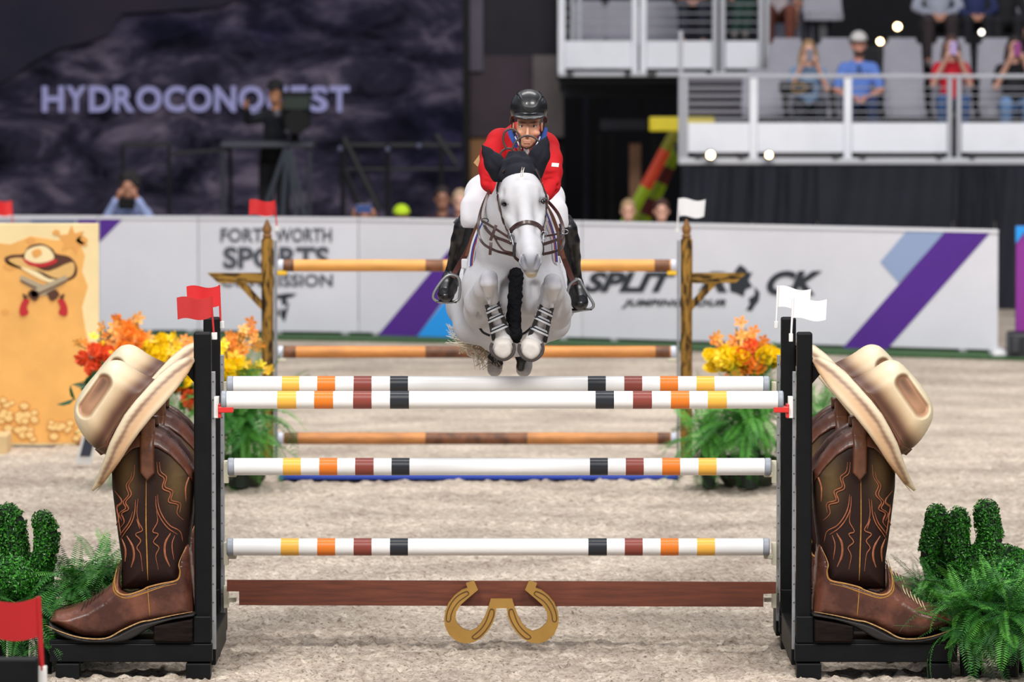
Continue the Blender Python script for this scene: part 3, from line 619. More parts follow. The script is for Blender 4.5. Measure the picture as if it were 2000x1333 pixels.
    tubes([[(100, 985), (180, 1020), (300, 1056), (440, 1061), (540, 1012), (640, 968), (700, 957), (820, 930), (940, 908)]], lambda x, y: np.full(x.shape, Yb - .186), M('welt_thread', (168, 132, 84), .6, nz=(60, .4)), 'welt_stitching', .004)
    cr = M('crease_cream', (206, 184, 150), .5) if mir else M('crease_dark', (58, 36, 30), .5)
    for i in range(6): a = 300 + i * 22; tubes([[(a, 905 - i * 17), (a + 10, 885 - i * 17), (a + 14, 862 - i * 18)]], f2, cr, 'crease', .005)
    return t
# ------------------------------------------------------------------ giant hats
def hat(mir, label, Yh=33.02):
    t = thing('giant_hat', label, 'hat prop', W(mx_(270, mir), 800, Yh), 'giant cream cowboy hats above the boots'); K = dict(parent=t, mir=mir)
    cr = sm([(144, 808), (148, 782), (168, 750), (202, 712), (220, 702), (240, 704), (268, 722), (300, 738), (320, 742), (300, 780), (262, 830), (225, 890), (196, 880), (172, 862), (152, 832)], 4)
    axis = [(206, 742), (190, 766), (170, 794)]
    def dent(x, y): d = dline(axis, x, y); q = np.clip((20 - d) / 11, 0, 1); return -.055 * q * q * (3 - 2 * q)
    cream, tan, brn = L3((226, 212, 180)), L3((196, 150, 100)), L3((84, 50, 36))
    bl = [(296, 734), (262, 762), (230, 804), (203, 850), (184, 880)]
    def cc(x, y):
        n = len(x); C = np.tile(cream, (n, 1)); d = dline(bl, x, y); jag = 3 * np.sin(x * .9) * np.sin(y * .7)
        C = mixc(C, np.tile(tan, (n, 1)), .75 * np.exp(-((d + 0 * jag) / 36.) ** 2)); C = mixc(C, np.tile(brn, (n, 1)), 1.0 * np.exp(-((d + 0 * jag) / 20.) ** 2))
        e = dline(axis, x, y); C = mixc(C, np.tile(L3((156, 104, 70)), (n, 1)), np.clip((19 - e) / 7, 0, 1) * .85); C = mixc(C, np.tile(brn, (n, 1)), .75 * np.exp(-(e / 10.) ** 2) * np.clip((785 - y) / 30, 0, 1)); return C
    hm = M('hat_felt', (255, 255, 255), .5, nz=(26, .05), bump=(60, .15, .003), attr=True)
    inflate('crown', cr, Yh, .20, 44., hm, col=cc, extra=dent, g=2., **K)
    def csurf(x, y): sd, _, _ = sdist(cr, x, y); return Yh - prof(np.minimum(sd, 0), 44.) * .20
    inflate('hat_band', [(298, 739), (306, 742), (276, 776), (246, 822), (214, 880), (196, 888), (184, 876), (206, 862), (236, 814), (264, 774)], Yh, .012, 4., M('hat_band', (92, 54, 38), .5, nz=(12, .4)), base=csurf, back=.0, g=2., **K)  # raised brown strip along the base of the crown
    up = [(380, 696), (362, 697), (340, 706), (312, 728), (290, 752), (268, 776), (248, 802), (232, 830), (218, 858), (204, 896), (190, 930), (177, 955)]
    dn = [(181, 958), (198, 944), (218, 920), (238, 894), (256, 866), (276, 838), (300, 808), (326, 780), (350, 752), (370, 724), (381, 703)]
    ax = np.array([-202., 260.]); Ln = np.hypot(*ax); ax /= Ln
    def wrap(sign): return lambda x, y: Yh - sign * .235 * np.sin(pi * np.clip(((x - 380) * ax[0] + (y - 696) * ax[1]) / Ln, 0.0, 1)) ** .8
    streak = [(374, 702), (345, 722), (312, 752), (282, 784), (256, 820), (232, 864), (212, 908), (196, 938)]
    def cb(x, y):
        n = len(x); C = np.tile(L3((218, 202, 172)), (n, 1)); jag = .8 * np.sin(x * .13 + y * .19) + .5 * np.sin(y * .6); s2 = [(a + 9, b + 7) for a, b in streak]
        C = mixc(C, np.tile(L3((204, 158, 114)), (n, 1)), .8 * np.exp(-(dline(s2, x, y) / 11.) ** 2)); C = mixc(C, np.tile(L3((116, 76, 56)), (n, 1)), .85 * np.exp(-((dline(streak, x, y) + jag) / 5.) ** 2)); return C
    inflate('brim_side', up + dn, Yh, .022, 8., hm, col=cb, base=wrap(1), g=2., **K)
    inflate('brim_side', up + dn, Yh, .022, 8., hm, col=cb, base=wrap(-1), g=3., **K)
    mb = MB(); cen = [(380, 700), (350, 722), (318, 756), (290, 790), (262, 828), (238, 866), (216, 905), (196, 935), (179, 957)]; n = len(cen); m = 9
    for th in (0, .02):
        vs = []
        for i, (x, y) in enumerate(cen):
            w = .235 * sin(pi * i / (n - 1)) ** .8
            for j in range(m): v = -1 + 2 * j / (m - 1); q = W(mx_(x + 4 - 22 * (1 - v * v) * sin(pi * i / (n - 1)) * -.3, mir), y + 3, Yh); vs.append((q.x, Yh + w * v * .97, q.z - th))
        mb.add(vs, [(i * m + j, i * m + j + 1, (i + 1) * m + j + 1, (i + 1) * m + j) for i in range(n - 1) for j in range(m - 1)])
    mb.build('brim_underside', M('hat_under', (214, 190, 150), .6, nz=(20, .1)), t, True)
    return t

# ------------------------------------------------------------------ near oxer: four black standards
BK = M('paint_black', (13, 14, 16), .5, nz=(6, .3), bump=(30, .12, .003), spec=.18); TR = M('track_steel', (150, 152, 156), .4, metal=.5, nz=(20, .1)); CR = M('cup_cream', (206, 200, 178), .5); RD = M('cup_red', (208, 46, 40), .4); WPL = M('cup_white', (220, 220, 218), .4)
def standard(mir, rear, label):
    Y = 34.45 if rear else 33.0; k = .958 if rear else 1.0
    def q(px, py):
        px = mx_(px, mir)
        if rear: px = 825 + (px - 825) * k; py = -50 + (py + 50) * k
        return px, py
    def bx(a, b, c, d, y0, dep, name, mat, bev=.005, parent=None):
        x0, y0p = q(a, c); x1, y1p = q(b, d); A = W(min(x0, x1), max(y0p, y1p), Y); B = W(max(x0, x1), min(y0p, y1p), Y)
        return MB().bbox(A.x, B.x, Y + y0, Y + y0 + dep, A.z, B.z, bev).build(name, mat, parent or t)
    c = W(*q(396, 1325), Y); t = thing('jump_standard', label, 'jump stand', (c.x, Y, 0), 'black jump wing standards')
    bx(380, 412, 650, 1254, 0, .095, 'post', BK, .012)
    bx(412, 420, 727, 1270, .02, .035, 'track', TR, .002)
    for i in range(14): bx(414.5, 417.5, 745 + i * 36, 748 + i * 36, .0185, .01, 'track_hole', M('hole_black', (70, 70, 72), .6), .001)
    bx(378, 412, 1203, 1256, -.035, .035, 'corner_block', BK, .008)
    bx(98, 415, 1257, 1293, -.035, .09, 'base_beam', BK, .006)
    bx(98, 378, 1249, 1257, -.03, .42 if not rear else .36, 'platform_board', BK, .003)
    bx(364, 412, 1295, 1325.5, -.06, .14, 'foot_block', BK, .006); bx(110, 156, 1295, 1325.5, -.06, .14, 'foot_block', BK, .006)
    bx(98, 415, 1257, 1293, .3, .08, 'rear_beam', BK, .006)
    bx(398, 420, 1246, 1304, .10, 1.2 if not rear else .35, 'side_beam', BK, .006)
    if not rear: bx(360, 412, 1296, 1325.5, 1.0, .14, 'foot_block', BK, .006)
    p = [q(*a) for a in ((381, 706), (361, 727), (381, 750))]; MB().prism([W(x, y, Y + .02) for x, y in p], (0, .04, 0)).build('bracket', BK, t)
    if not rear:
        bx(418, 428, 775, 817, -.01, .06, 'cup_plate', WPL, .003)
        for j, (a, b, c_, d) in enumerate(((426, 432, 789, 817), (426, 456, 794, 806))): bx(a, b, c_, d, -.02 - .012 * j, .09, 'cup', RD, .006)
    else:
        for y in (752, 906, 1066, 1150):
            y2 = (y + 50) / k - 50; bx(420, 430, y2 - 6, y2 + 40, -.01, .05, 'cup_plate', CR, .003); 
            bx(428, 446, y2 + 18, y2 + 27, -.03, .09, 'cup', CR, .005)
    return t
bl = 'giant brown cowboy boot on the %s wing, %s'
hl = 'giant cream cowboy hat on the %s wing, %s'
for mir, sd in ((0, 'left'), (1, 'right')):
    b = boot(mir, bl % (sd, 'the nearer of the pair')); copy_tree(b, None, bl % (sd, 'the farther one mostly hidden'), (-.022, 1.4, 0))
    h = hat(mir, hl % (sd, 'the nearer one in full view')); copy_tree(h, None, hl % (sd, 'the farther one partly hidden'), (-.022, 1.4, 0))
    standard(mir, 0, 'black %s standard of the near rail with a red safety cup' % sd)
    standard(mir, 1, 'black %s standard behind, holding the striped poles on cream cups' % sd)

# ------------------------------------------------------------------ poles
PW = M('pole_white', (236, 236, 236), .3, nz=(3, .02), coat=.2); CAP = M('pole_cap', (150, 156, 166), .45)
PC = {'yellow': M('band_yellow', (240, 180, 72), .35), 'orange': M('band_orange', (228, 122, 34), .35), 'maroon': M('band_maroon', (134, 62, 52), .35), 'black': M('band_black', (32, 36, 44), .35)}
def pole(name, label, Y, x0, x1, yc, dia, bands, cap=9, body=None, capm=None, group=None, r=None, cat='pole'):
    a = W(x0, yc, Y); b = W(x1, yc, Y); r = r or dia / 2 * mpp(Y); t = thing(name, label, cat, ((a.x + b.x) / 2, Y, a.z - r), group); body = body or PW; capm = capm or CAP
    def seg(p, q, rr, nm, mat, bev=.0, lab=None):
        A, B = W(p, yc, Y).x, W(q, yc, Y).x; MB().lathe([(rr - bev, 0), (rr, bev), (rr, B - A - bev), (rr - bev, B - A)], (A, Y, a.z), 28, 'x').build(nm, mat, t, 35, label=lab)
    seg(x0 + cap, x1 - cap, r, 'shaft', body); seg(x0, x0 + cap, r * 1.02, 'end_cap', capm, .006); seg(x1 - cap, x1, r * 1.02, 'end_cap', capm, .006)
    for c, p, q in bands: seg(p, q, r * 1.012, 'band', PC.get(c, c), 0, (c + ' band') if isinstance(c, str) else None)
    return t
def bnds(l, r): n = ['yellow', 'orange', 'maroon', 'black']; return [(n[i], *l[i]) for i in range(4)] + [(n[3 - i], *r[i]) for i in range(4)]
G = 'white striped jump poles'
pole('jump_pole', 'white pole with eight coloured bands on the red cups, nearest the viewer', 33.0, 432, 1530, 781.5, 35, bnds([(542, 579), (614, 651), (690, 726), (762, 799)], [(1163, 1199), (1236, 1273), (1310, 1346), (1382, 1419)]), 11, group=G)
pole('jump_pole', 'white striped pole just behind and above the nearest pole', 34.4, 443, 1503, 752, 34, bnds([(551, 585), (620, 655), (691, 726), (762, 797)], [(1148, 1183), (1219, 1254), (1289, 1324), (1360, 1395)]), 13, group=G)
pole('jump_pole', 'white striped pole in the middle, third from the top', 34.4, 445, 1506, 912, 34, bnds([(553, 588), (624, 659), (694, 730), (765, 800)], [(1152, 1187), (1222, 1257), (1293, 1328), (1364, 1399)]), 13, group=G)
pole('jump_pole', 'lowest white striped pole, just above the brown plank', 34.4, 443, 1503, 1069, 34, bnds([(549, 584), (620, 655), (691, 726), (762, 797)], [(1149, 1185), (1220, 1255), (1290, 1325), (1361, 1396)]), 13, group=G)
t = thing('jump_plank', 'reddish brown wooden plank hung lowest between the standards', 'plank', W(980, 1184, 34.4))
wood = M('plank_wood', (92, 48, 36), .45, nz=(3.2, .3), rgb2=(122, 66, 46), stretch=(1, 3, 14), bump=(20, .1, .003))
MB().pprism([(443, 1134), (1516, 1138), (1516, 1160), (1491, 1161), (1491, 1186), (467, 1183), (467, 1156), (443, 1156)], 34.36, .03).build('board', wood, t)
# golden horseshoe emblem
t = thing('horseshoe_emblem', 'golden double horseshoe plaque hanging in front of the brown plank', 'plaque', W(979, 1256, 34.3))
cc_ = lambda X, Y: (820 + .17 * X, 1080 + .17 * Y)
inner = [(668, 430), (560, 520), (470, 600), (420, 680), (408, 760), (430, 820), (500, 882), (580, 905), (650, 875), (700, 820), (740, 750), (780, 650), (815, 535)]
outer = [(880, 640), (865, 740), (830, 830), (780, 905), (705, 985), (610, 1035), (510, 1045), (420, 1018), (335, 945), (290, 850), (278, 770), (290, 680), (330, 580), (400, 495), (480, 435), (548, 408)]
left = [(548, 408), (530, 355), (622, 325), (668, 430)] + inner[1:]
polyL = [(530, 355), (622, 325)] + inner + [(938, 535)]; polyR = [(2 * 938 - x, y) for x, y in polyL[::-1]][1:]
botR = [(2 * 938 - x, y) for x, y in outer[::-1]]; full = polyL + polyR + botR + outer
gold = M('gold_paint', (178, 136, 66), .45, nz=(5, .12), metal=.15, bump=(40, .1, .003))
MB().pprism([cc_(*p) for p in full], 34.29, .05).build('plaque', gold, t)
gd = M('gold_groove', (92, 66, 34), .6)
for mirr in (0, 1):
    for lp in ([(520, 452), (545, 448), (562, 470), (545, 492), (450, 560), (390, 640), (358, 720), (352, 775), (330, 795), (305, 775), (312, 700), (345, 610), (400, 530), (460, 480)], [(805, 665), (828, 650), (850, 668), (845, 730), (800, 830), (730, 925), (660, 985), (620, 990), (600, 970), (625, 945), (700, 880), (760, 790)]):
        lp = [(2 * 938 - x, y) if mirr else (x, y) for x, y in lp]; pts = [W(*cc_(*p), 34.288) for p in sm(lp, 3)]
        MB().tube(pts, .0028, 5, closed=True).build('groove', gd, t)
# ------------------------------------------------------------------ flags
def flag(label, Y, cloth, stick, clip, mat, group=None, w=.006):
    t = thing('flag', label, 'flag', W(*stick[1], Y), group)
    P = np.array(cloth); nx, ny = 12, 5; mb = MB(); vs = []
    for th in (0, .004):
        for i in range(nx + 1):
            u = i / nx
            for j in range(ny + 1):
                v = j / ny; p = (1 - u) * ((1 - v) * P[0] + v * P[3]) + u * ((1 - v) * P[1] + v * P[2]); h = abs(P[3][1] - P[0][1])
                q = W(p[0], p[1] - .07 * h * sin(2 * pi * u * 1.0 + .4) , Y); vs.append((q.x, q.y + .012 * sin(u * 6) + th, q.z))
    m = (nx + 1) * (ny + 1); f = []
    for i in range(nx):
        for j in range(ny): a = i * (ny + 1) + j; f += [(a, a + 1, a + ny + 2, a + ny + 1), (m + a, m + a + ny + 1, m + a + ny + 2, m + a + 1)]
    for i in range(nx):
        for j in (0, ny): a = i * (ny + 1) + j; b = a + ny + 1; f.append((a, b, m + b, m + a))
    for i in (0, nx):
        for j in range(ny): a = i * (ny + 1) + j; f.append((a, a + 1, m + a + 1, m + a))
    mb.add(vs, f).build('cloth', mat, t, True)
    MB().tube([W(*stick[0], Y), W(*stick[1], Y)], w, 8).build('stick', mat, t, True)
    if clip: MB().pbox(*clip, Y - .01, .03, .003).build('clip', WPL, t)
rf = M('flag_red', (206, 30, 34), .5, nz=(5, .1)); rf2 = M('flag_dull_red', (176, 36, 36), .55, nz=(5, .1)); wf = M('flag_white', (232, 232, 234), .5)
flag('dull red flag on the near left standard', 33.05, [(345, 583), (413, 581), (413, 621), (347, 626)], [(412, 579), (418, 656)], (413, 424, 650, 664), rf2, 'red flags on the left standards')
flag('bright red flag on the rear left standard', 34.5, [(364, 561), (429, 559), (431, 598), (366, 600)], [(428, 557), (431, 636)], (428, 438, 628, 642), rf, 'red flags on the left standards')
flag('white flag on the near right standard', 33.05, [(1548, 584), (1615, 586), (1613, 626), (1547, 623)], [(1549, 582), (1545, 660)], (1541, 1549, 652, 668), wf, 'white flags on the right standards')
flag('white flag on the rear right standard', 34.5, [(1518, 560), (1584, 566), (1581, 604), (1517, 602)], [(1519, 558), (1516, 636)], (1512, 1520, 628, 642), wf, 'white flags on the right standards')
flag('small red flag on the left rustic post', 46.8, [(487, 391), (536, 393), (535, 421), (486, 421)], [(536, 392), (541, 446)], (537, 544, 442, 452), rf)
flag('small white flag on the right rustic post', 46.8, [(1326, 389), (1378, 391), (1375, 424), (1327, 424)], [(1326, 388), (1323, 450)], (1319, 1327, 446, 456), wf)
t0 = thing('marker_post', 'thin post carrying a red flag beyond the orange poster panel', 'post', W(24, 640, 60)); MB().tube([W(25, 440, 60), W(25, 706, 60)], .03, 8).build('stake', BK, t0, True)
flag('small red flag at the left edge above the poster panel', 59.9, [(-22, 392), (22, 393), (23, 421), (-22, 421)], [(22, 392), (25, 442)], None, rf)
t = thing('front_standard', 'blurred black standard top in the near left corner', 'jump stand', W(30, 1630, 27)); a = W(-14, 1290, 27); b = W(72, 1290, 27)
MB().bbox(a.x, b.x, 27.05, 27.15, 0, a.z, .012).build('post', BK, t)
flag('large blurred red flag in the near left corner', 27.1, [(-62, 1182), (78, 1168), (76, 1246), (-60, 1252)], [(75, 1166), (82, 1310)], (72, 91, 1302, 1345), M('flag_deep_red', (170, 14, 24), .5), None, .012)
t = thing('warning_sign', 'small white framed sign board behind the left wing', 'sign', W(165, 905, 47))
MB().prism([W(*p, 47) for p in ((146, 905), (166, 832), (194, 836), (178, 908))], (0, .05, 0)).build('frame', WPL, t); MB().prism([W(*p, 46.99) for p in ((156, 892), (169, 842), (188, 845), (176, 892))], (0, .01, 0)).build('face', M('sign_navy', (44, 50, 66), .5), t)

# ------------------------------------------------------------------ rustic vertical behind
rus = M('rustic_wood', (44, 32, 20), .8, nz=(7, .5), rgb2=(156, 116, 50), stretch=(4, 4, .9), thr=(.42, .56), spec=.2); rusx = M('rustic_wood_x', (44, 32, 20), .8, nz=(7, .5), rgb2=(160, 122, 54), stretch=(.9, 4, 5), thr=(.42, .56), spec=.2); fin = M('finial_brown', (134, 92, 44), .6, nz=(10, .3))
Y2 = 46.8
for mir, sd in ((0, 'left'), (1, 'right')):
    f = (lambda x: 1863 - x) if mir else (lambda x: x); c = W(f(523), 900, Y2)
    t = thing('rustic_post', 'rough wooden gallows post on the %s of the far rustic jump' % sd, 'jump stand', (c.x, Y2, 0), 'rough wooden gallows posts')
    zt = W(523, 466, Y2).z; MB().lathe([(.046, 0), (.049, .4), (.046, 1.0), (.048, zt - .02), (.04, zt)], (c.x, Y2, 0), 12).build('post', rus, t, 40)
    MB().lathe([(.03, 0), (.04, .02), (.028, .035), (.036, .06), (.037, .085), (.02, .12), (.004, .155)], (c.x, Y2, zt), 12).build('finial', fin, t, True)
    pr = lambda pts, y, d: MB().prism([W(f(x), yy, y) for x, yy in pts], (0, d, 0))
    pr([(405, 534), (513, 534), (513, 554), (426, 553)], Y2 - .04, .08).build('cross_arm', rusx, t); pr([(462, 554), (480, 554), (511, 588), (511, 606)], Y2 - .03, .06).build('brace', rus, t)
    a, b = sorted((f(536), f(541))); MB().pbox(a, b, 470, 917, Y2 - .02, .03, .002).build('track', TR, t)
    for y in (526, 696, 864):
        a, b = sorted((f(541), f(560))); MB().pbox(a, b, y + 4, y + 12, Y2 - .05, .1, .008).build('cup', M('cup_yellow', (238, 190, 30), .4) if y == 526 else CR, t)
bam = M('bamboo', (222, 158, 76), .42, nz=(3, .15), stretch=(1, 4, 4)); bam2 = M('bamboo_deep', (208, 136, 64), .42, nz=(3, .2), stretch=(1, 4, 4)); bd = M('bamboo_node', (118, 72, 40), .5, nz=(9, .5)); wc = M('cap_white', (206, 212, 226), .4)
G2 = 'tan bamboo look poles'
for y, bm_, lb, bb in ((519, bam, 'uppermost tan bamboo look pole of the far jump', [(bd, 553, 574), (bd, 831, 866), (bd, 1278, 1308)]), (688, bam2, 'middle tan bamboo look pole of the far jump', [(bd, 553, 578), (bd, 831, 940), (bd, 1280, 1308)]), (857, M('bamboo_brown', (192, 126, 64), .45, nz=(3, .3), stretch=(1, 4, 4)), 'lowest brownish bamboo look pole of the far jump', [(bd, 555, 582), (bd, 831, 1030), (bd, 1284, 1308)])):
    pole('bamboo_pole', lb, Y2, 543, 1321, y, 23.5, bb, 11, bm_, wc, G2)
t = thing('water_tray', 'blue ground strip lying under the far rustic jump', 'tray', W(935, 932, 46.0)); a = W(545, 934, 46); b = W(1325, 934, 46)
MB().bbox(a.x, b.x, 45.9, 46.4, 0, .035, .01).build('tray', M('tray_blue', (34, 66, 168), .35), t)

# ------------------------------------------------------------------ printed poster panel at the left
YP = 49.3; t = thing('poster_panel', 'tall orange and cream western poster panel with a printed hat and crossed pistols', 'panel', W(60, 872, YP))
MB().pbox(-95, 192, 437, 870, YP, .06, .006).build('panel', M('panel_cream', (240, 218, 164), .7, nz=(2, .06)), t)
for x in (-60, 150): MB().pbox(x, x + 14, 862, 876, YP - .1, .5, .01).build('foot', fin, t)
def pp(name, pts, mat, lay=1, s=True): return MB().pprism(sm(pts, 3) if s else pts, YP - .003 - .004 * lay, .004).build(name, mat, t)
pp('printed_field', [(-95, 480), (-40, 470), (20, 478), (60, 462), (110, 470), (150, 462), (166, 500), (160, 530), (172, 560), (160, 600), (166, 640), (178, 700), (186, 760), (190, 800), (192, 866), (-95, 866)], M('print_orange', (238, 178, 96), .7, nz=(3, .08)), 0, False)
ol = M('print_brown', (84, 46, 28), .7); tn = M('print_tan', (222, 178, 108), .7); cr2 = M('print_hat_cream', (242, 222, 172), .7); rd = M('print_red', (190, 34, 40), .7); mo = M('print_mid', (226, 162, 84), .7)
for (x, y, r) in ((20, 520, 14), (60, 470, 10), (110, 455, 8), (-20, 560, 16), (10, 610, 9), (160, 470, 12)): pp('printed_blotch', [(x - r, y), (x, y - r * .8), (x + r, y), (x, y + r * .7)], mo, 1)
pp('printed_star', [(140, 440), (146, 456), (164, 452), (156, 468), (172, 480), (154, 482), (150, 498), (138, 484), (120, 490), (126, 474), (112, 460), (132, 458)], mo, 1, False)
pp('printed_hat_outline', [(9, 504), (24, 498), (46, 496), (56, 482), (80, 476), (102, 486), (110, 496), (136, 502), (150, 520), (148, 540), (128, 550), (100, 548), (76, 534), (40, 526), (14, 516)], ol, 1)
pp('printed_hat_brim', [(16, 508), (44, 504), (70, 522), (96, 530), (140, 512), (145, 530), (134, 543), (106, 543), (78, 530), (42, 522)], tn, 2)
pp('printed_hat_crown', [(48, 504), (54, 488), (80, 480), (98, 488), (105, 506), (80, 514), (58, 512)], cr2, 2); pp('printed_hat_crease', [(62, 492), (76, 486), (82, 496), (68, 504)], mo, 3); pp('printed_hat_band', [(44, 504), (60, 512), (82, 515), (108, 506), (110, 513), (84, 522), (56, 518)], rd, 3)
pp('printed_brim_edge', [(40, 522), (70, 530), (96, 545), (130, 547), (118, 552), (92, 551), (60, 536)], cr2, 3)
for s in (1, -1):
    g = lambda pts: [((85 + s * (x - 85)), y) for x, y in pts]
    pp('printed_barrel', g([(38, 544), (42, 538), (96, 562), (112, 572), (106, 582), (88, 578), (42, 552)]), M('print_steel_line', (176, 160, 132), .7), 2 if s > 0 else 4, False); pp('printed_barrel_line', g([(40, 547), (98, 574), (96, 577), (40, 550)]), ol, 3 if s > 0 else 5, False)
    pp('printed_cylinder', g([(94, 572), (108, 566), (116, 576), (104, 588), (96, 584)]), ol, 4); pp('printed_grip', g([(112, 588), (122, 584), (130, 596), (132, 612), (126, 618), (114, 612), (118, 600)]), rd, 4); pp('printed_hammer', g([(116, 580), (126, 574), (122, 586)]), ol, 4)
MB().pbox(-30, 13, 852, 892, YP - .75, .5, .01).build('ballast_block', M('block_pine', (206, 178, 132), .7, nz=(5, .1)), t)
for i in range(64):
    x = random.uniform(-20, 80) if i < 42 else random.uniform(96, 172); y = (782 + (x - 10) ** 2 * .006 + random.uniform(0, 62)) if i < 42 else random.uniform(826, 858); r = random.uniform(7, 12)
    pp('printed_pebble', [(x - r, y), (x, y - r * .8), (x + r, y), (x, y + r * .8)], M('print_line', (206, 140, 66), .7), 1 + i * .05); pp('printed_pebble', [(x - r * .75, y), (x, y - r * .58), (x + r * .75, y), (x, y + r * .58)], M('print_pale', (240, 204, 134), .7), 1.6 + i * .05)
# ------------------------------------------------------------------ ferns, topiary, flower arrangements
fernm = [M('fern_green', (50, 118, 36), .55, nz=(9, .3)), M('fern_light', (86, 160, 54), .55, nz=(9, .25)), M('fern_deep', (26, 84, 26), .6, nz=(9, .3))]
def frond_mesh(L, droop, pin, seed, pairs=26):
    R = random.Random(seed); mb = MB(); P = []; n = 14; tw = R.uniform(-.3, .3)
    for i in range(n + 1):
        u = i / n; P.append(Vector((L * u * (1 - .18 * droop * u * u), tw * L * .25 * u * u, L * (.62 * u - droop * .62 * u * u * 1.5))))
    mb.tube(P, [.0035 * (1 - .7 * i / n) for i in range(n + 1)], 3)
    for k in range(pairs):
        u = .08 + .9 * k / pairs; x = u * n; i = min(int(x), n - 1); p = P[i].lerp(P[i + 1], x - i); T = (P[i + 1] - P[i]).normalized(); S = Vector((0, 1, 0)); S = (S - T * S.dot(T)).normalized(); N = T.cross(S)
        l = pin * (sin(pi * (u * .86 + .12)) ** .6) * R.uniform(.85, 1.1); w = .0072 * (l / pin + .3)
        for s in (-1, 1):
            d = (S * s + T * .32 - N * s * 0 ).normalized(); dn = Vector((0, 0, -1)) * .25 * l * R.uniform(.3, 1.2); e = p + d * l + dn; m1 = p + d * l * .35 + dn * .1; m2 = p + d * l * .7 + dn * .4
            mb.add([p, m1 + T * w, m1 - T * w, m2 + T * w * .9, m2 - T * w * .9, e], [(0, 2, 1), (1, 2, 4, 3), (3, 4, 5)])
    me = bpy.data.meshes.new('frond'); me.from_pydata(mb.v, [], mb.f); return me
FR = {}
def fern(label, px, py, Y, rad, nf, seed, cat='fern', group='boston ferns round the jump', up=.55, cone=(0, 6.283), mats=(0, 1, 2), z0=None, pot=True):
    R = random.Random(seed); c = W(px, py, Y); c.z = z0 if z0 is not None else max(c.z, .03)
    t = thing('fern', label, cat, (c.x, Y, 0 if pot else c.z), group)
    if pot: MB().lathe([(rad * .1, 0), (rad * .13, max(c.z - .02, .05)), (rad * .1, max(c.z, .08))], (c.x, Y, 0), 12).build('pot', M('pot_green', (24, 34, 22), .8) if Y > 40 else BK, t)
    for i in range(nf):
        key = (i % 5, mats[i % len(mats)])
        if key not in FR: FR[key] = frond_mesh(1.0, [.2, .45, .7, .95, 1.2][key[0]], .115, 100 + key[0]); 
        me = FR[key]
        if not me.materials: me.materials.append(fernm[key[1]])
        o = bpy.data.objects.new('frond', me); COL.objects.link(o); a = R.uniform(*cone); s = rad * R.uniform(.7, 1.1)
        o.parent = t; o.matrix_parent_inverse = Matrix.Translation(-Vector(t.location)); o.location = (c.x + R.uniform(-.15, .15) * rad, Y + R.uniform(-.15, .15) * rad, c.z + R.uniform(-.05, .05))
        o.rotation_euler = (R.uniform(-.5, .5), -R.uniform(-1.3, 1.0) * up, a); o.scale = (s, s, s)
    return t
def leafy(name, chains, n, size, mats, t, r_jit=.012, seed=1, part='foliage'):
    "many small leaves on the skin of a chain of round segments, plus a dark core"
    R = random.Random(seed); core = MB()
    for ch in chains: core.tube([p[:3] for p in ch], [p[3] * .93 for p in ch], 12); [core.ball(p[:3], p[3] * .93, 10, 8) for p in (ch[0], ch[-1])]
    stuff(core.build('leaf_core', M('leaf_dark', (16, 34, 12), .8, nz=(30, .3)), t, True))
    seg = [(p, q) for ch in chains for p, q in zip(ch[:-1], ch[1:])] + [(ch[-1], ch[-1]) for ch in chains] + [(ch[0], ch[0]) for ch in chains]
    wt = [((Vector(p[:3]) - Vector(q[:3])).length + (p[3] * 1.3 if p is q else .001)) * (p[3] + q[3]) for p, q in seg]
    for mi, mt in enumerate(mats):
        mb = MB(); vs = []; fs = []
        for _ in range(n // len(mats)):
            p, q = R.choices(seg, wt)[0]; u = R.random(); c = Vector(p[:3]).lerp(Vector(q[:3]), u); r = p[3] + (q[3] - p[3]) * u; d = Vector((R.gauss(0, 1), R.gauss(0, 1), R.gauss(0, 1)))
            if p is not q: ax = (Vector(q[:3]) - Vector(p[:3])).normalized(); d = d - ax * d.dot(ax)
            d.normalize(); pos = c + d * (r + R.uniform(-r_jit, r_jit)); nrm = (d + Vector((R.gauss(0, .5), R.gauss(0, .5), R.gauss(0, .5)))).normalized(); a = nrm.orthogonal().normalized(); a.rotate(Matrix.Rotation(R.uniform(0, 6.28), 3, nrm)); b = nrm.cross(a); s = size * R.uniform(.7, 1.25)
            k = len(vs); vs += [pos - a * s, pos + b * s * .5 + nrm * s * .25, pos + a * s, pos - b * s * .5 + nrm * s * .25]; fs += [(k, k + 1, k + 2), (k, k + 2, k + 3)]
        me = bpy.data.meshes.new(part); me.from_pydata([tuple(v) for v in vs], [], fs); stuff(link(part, me, mt, t))
boxm = [M('box_leaf', (34, 102, 20), .38, nz=(20, .3)), M('box_leaf_light', (66, 146, 38), .36, nz=(20, .3)), M('box_leaf_dark', (22, 74, 16), .45)]
def PC_(l, Y): return [tuple(W(x, y, Y + (d[0] if d else 0))) + (r * mpp(Y),) for x, y, r, *d in l]
def topiary(label, chains, Y, n, seed, kind='cactus_topiary', cat='topiary', base=None, group=None):
    t = thing(kind, label, cat, (W(chains[0][-1][0], 1200, Y).x, Y, 0), group); ch = [PC_(c, Y) for c in chains]; leafy('t', ch, n, .0105, boxm, t, seed=seed)
    c = W(chains[0][-1][0], 1200, Y); MB().tube([(c.x, Y, 0), (c.x, Y, ch[0][-1][2])], .03, 8).build('stem', M('stem_brown', (60, 44, 30), .8), t); return t
YT = 33.75
topiary('cactus shaped boxwood topiary with a drooping arm at the left edge', [[(14, 1004, 20), (26, 1018, 23), (28, 1060, 24), (36, 1100, 24), (42, 1150, 24), (40, 1200, 26)], [(-14, 1010, 20), (-10, 1060, 22), (0, 1120, 24), (30, 1180, 24)]], YT, 12000, 3)
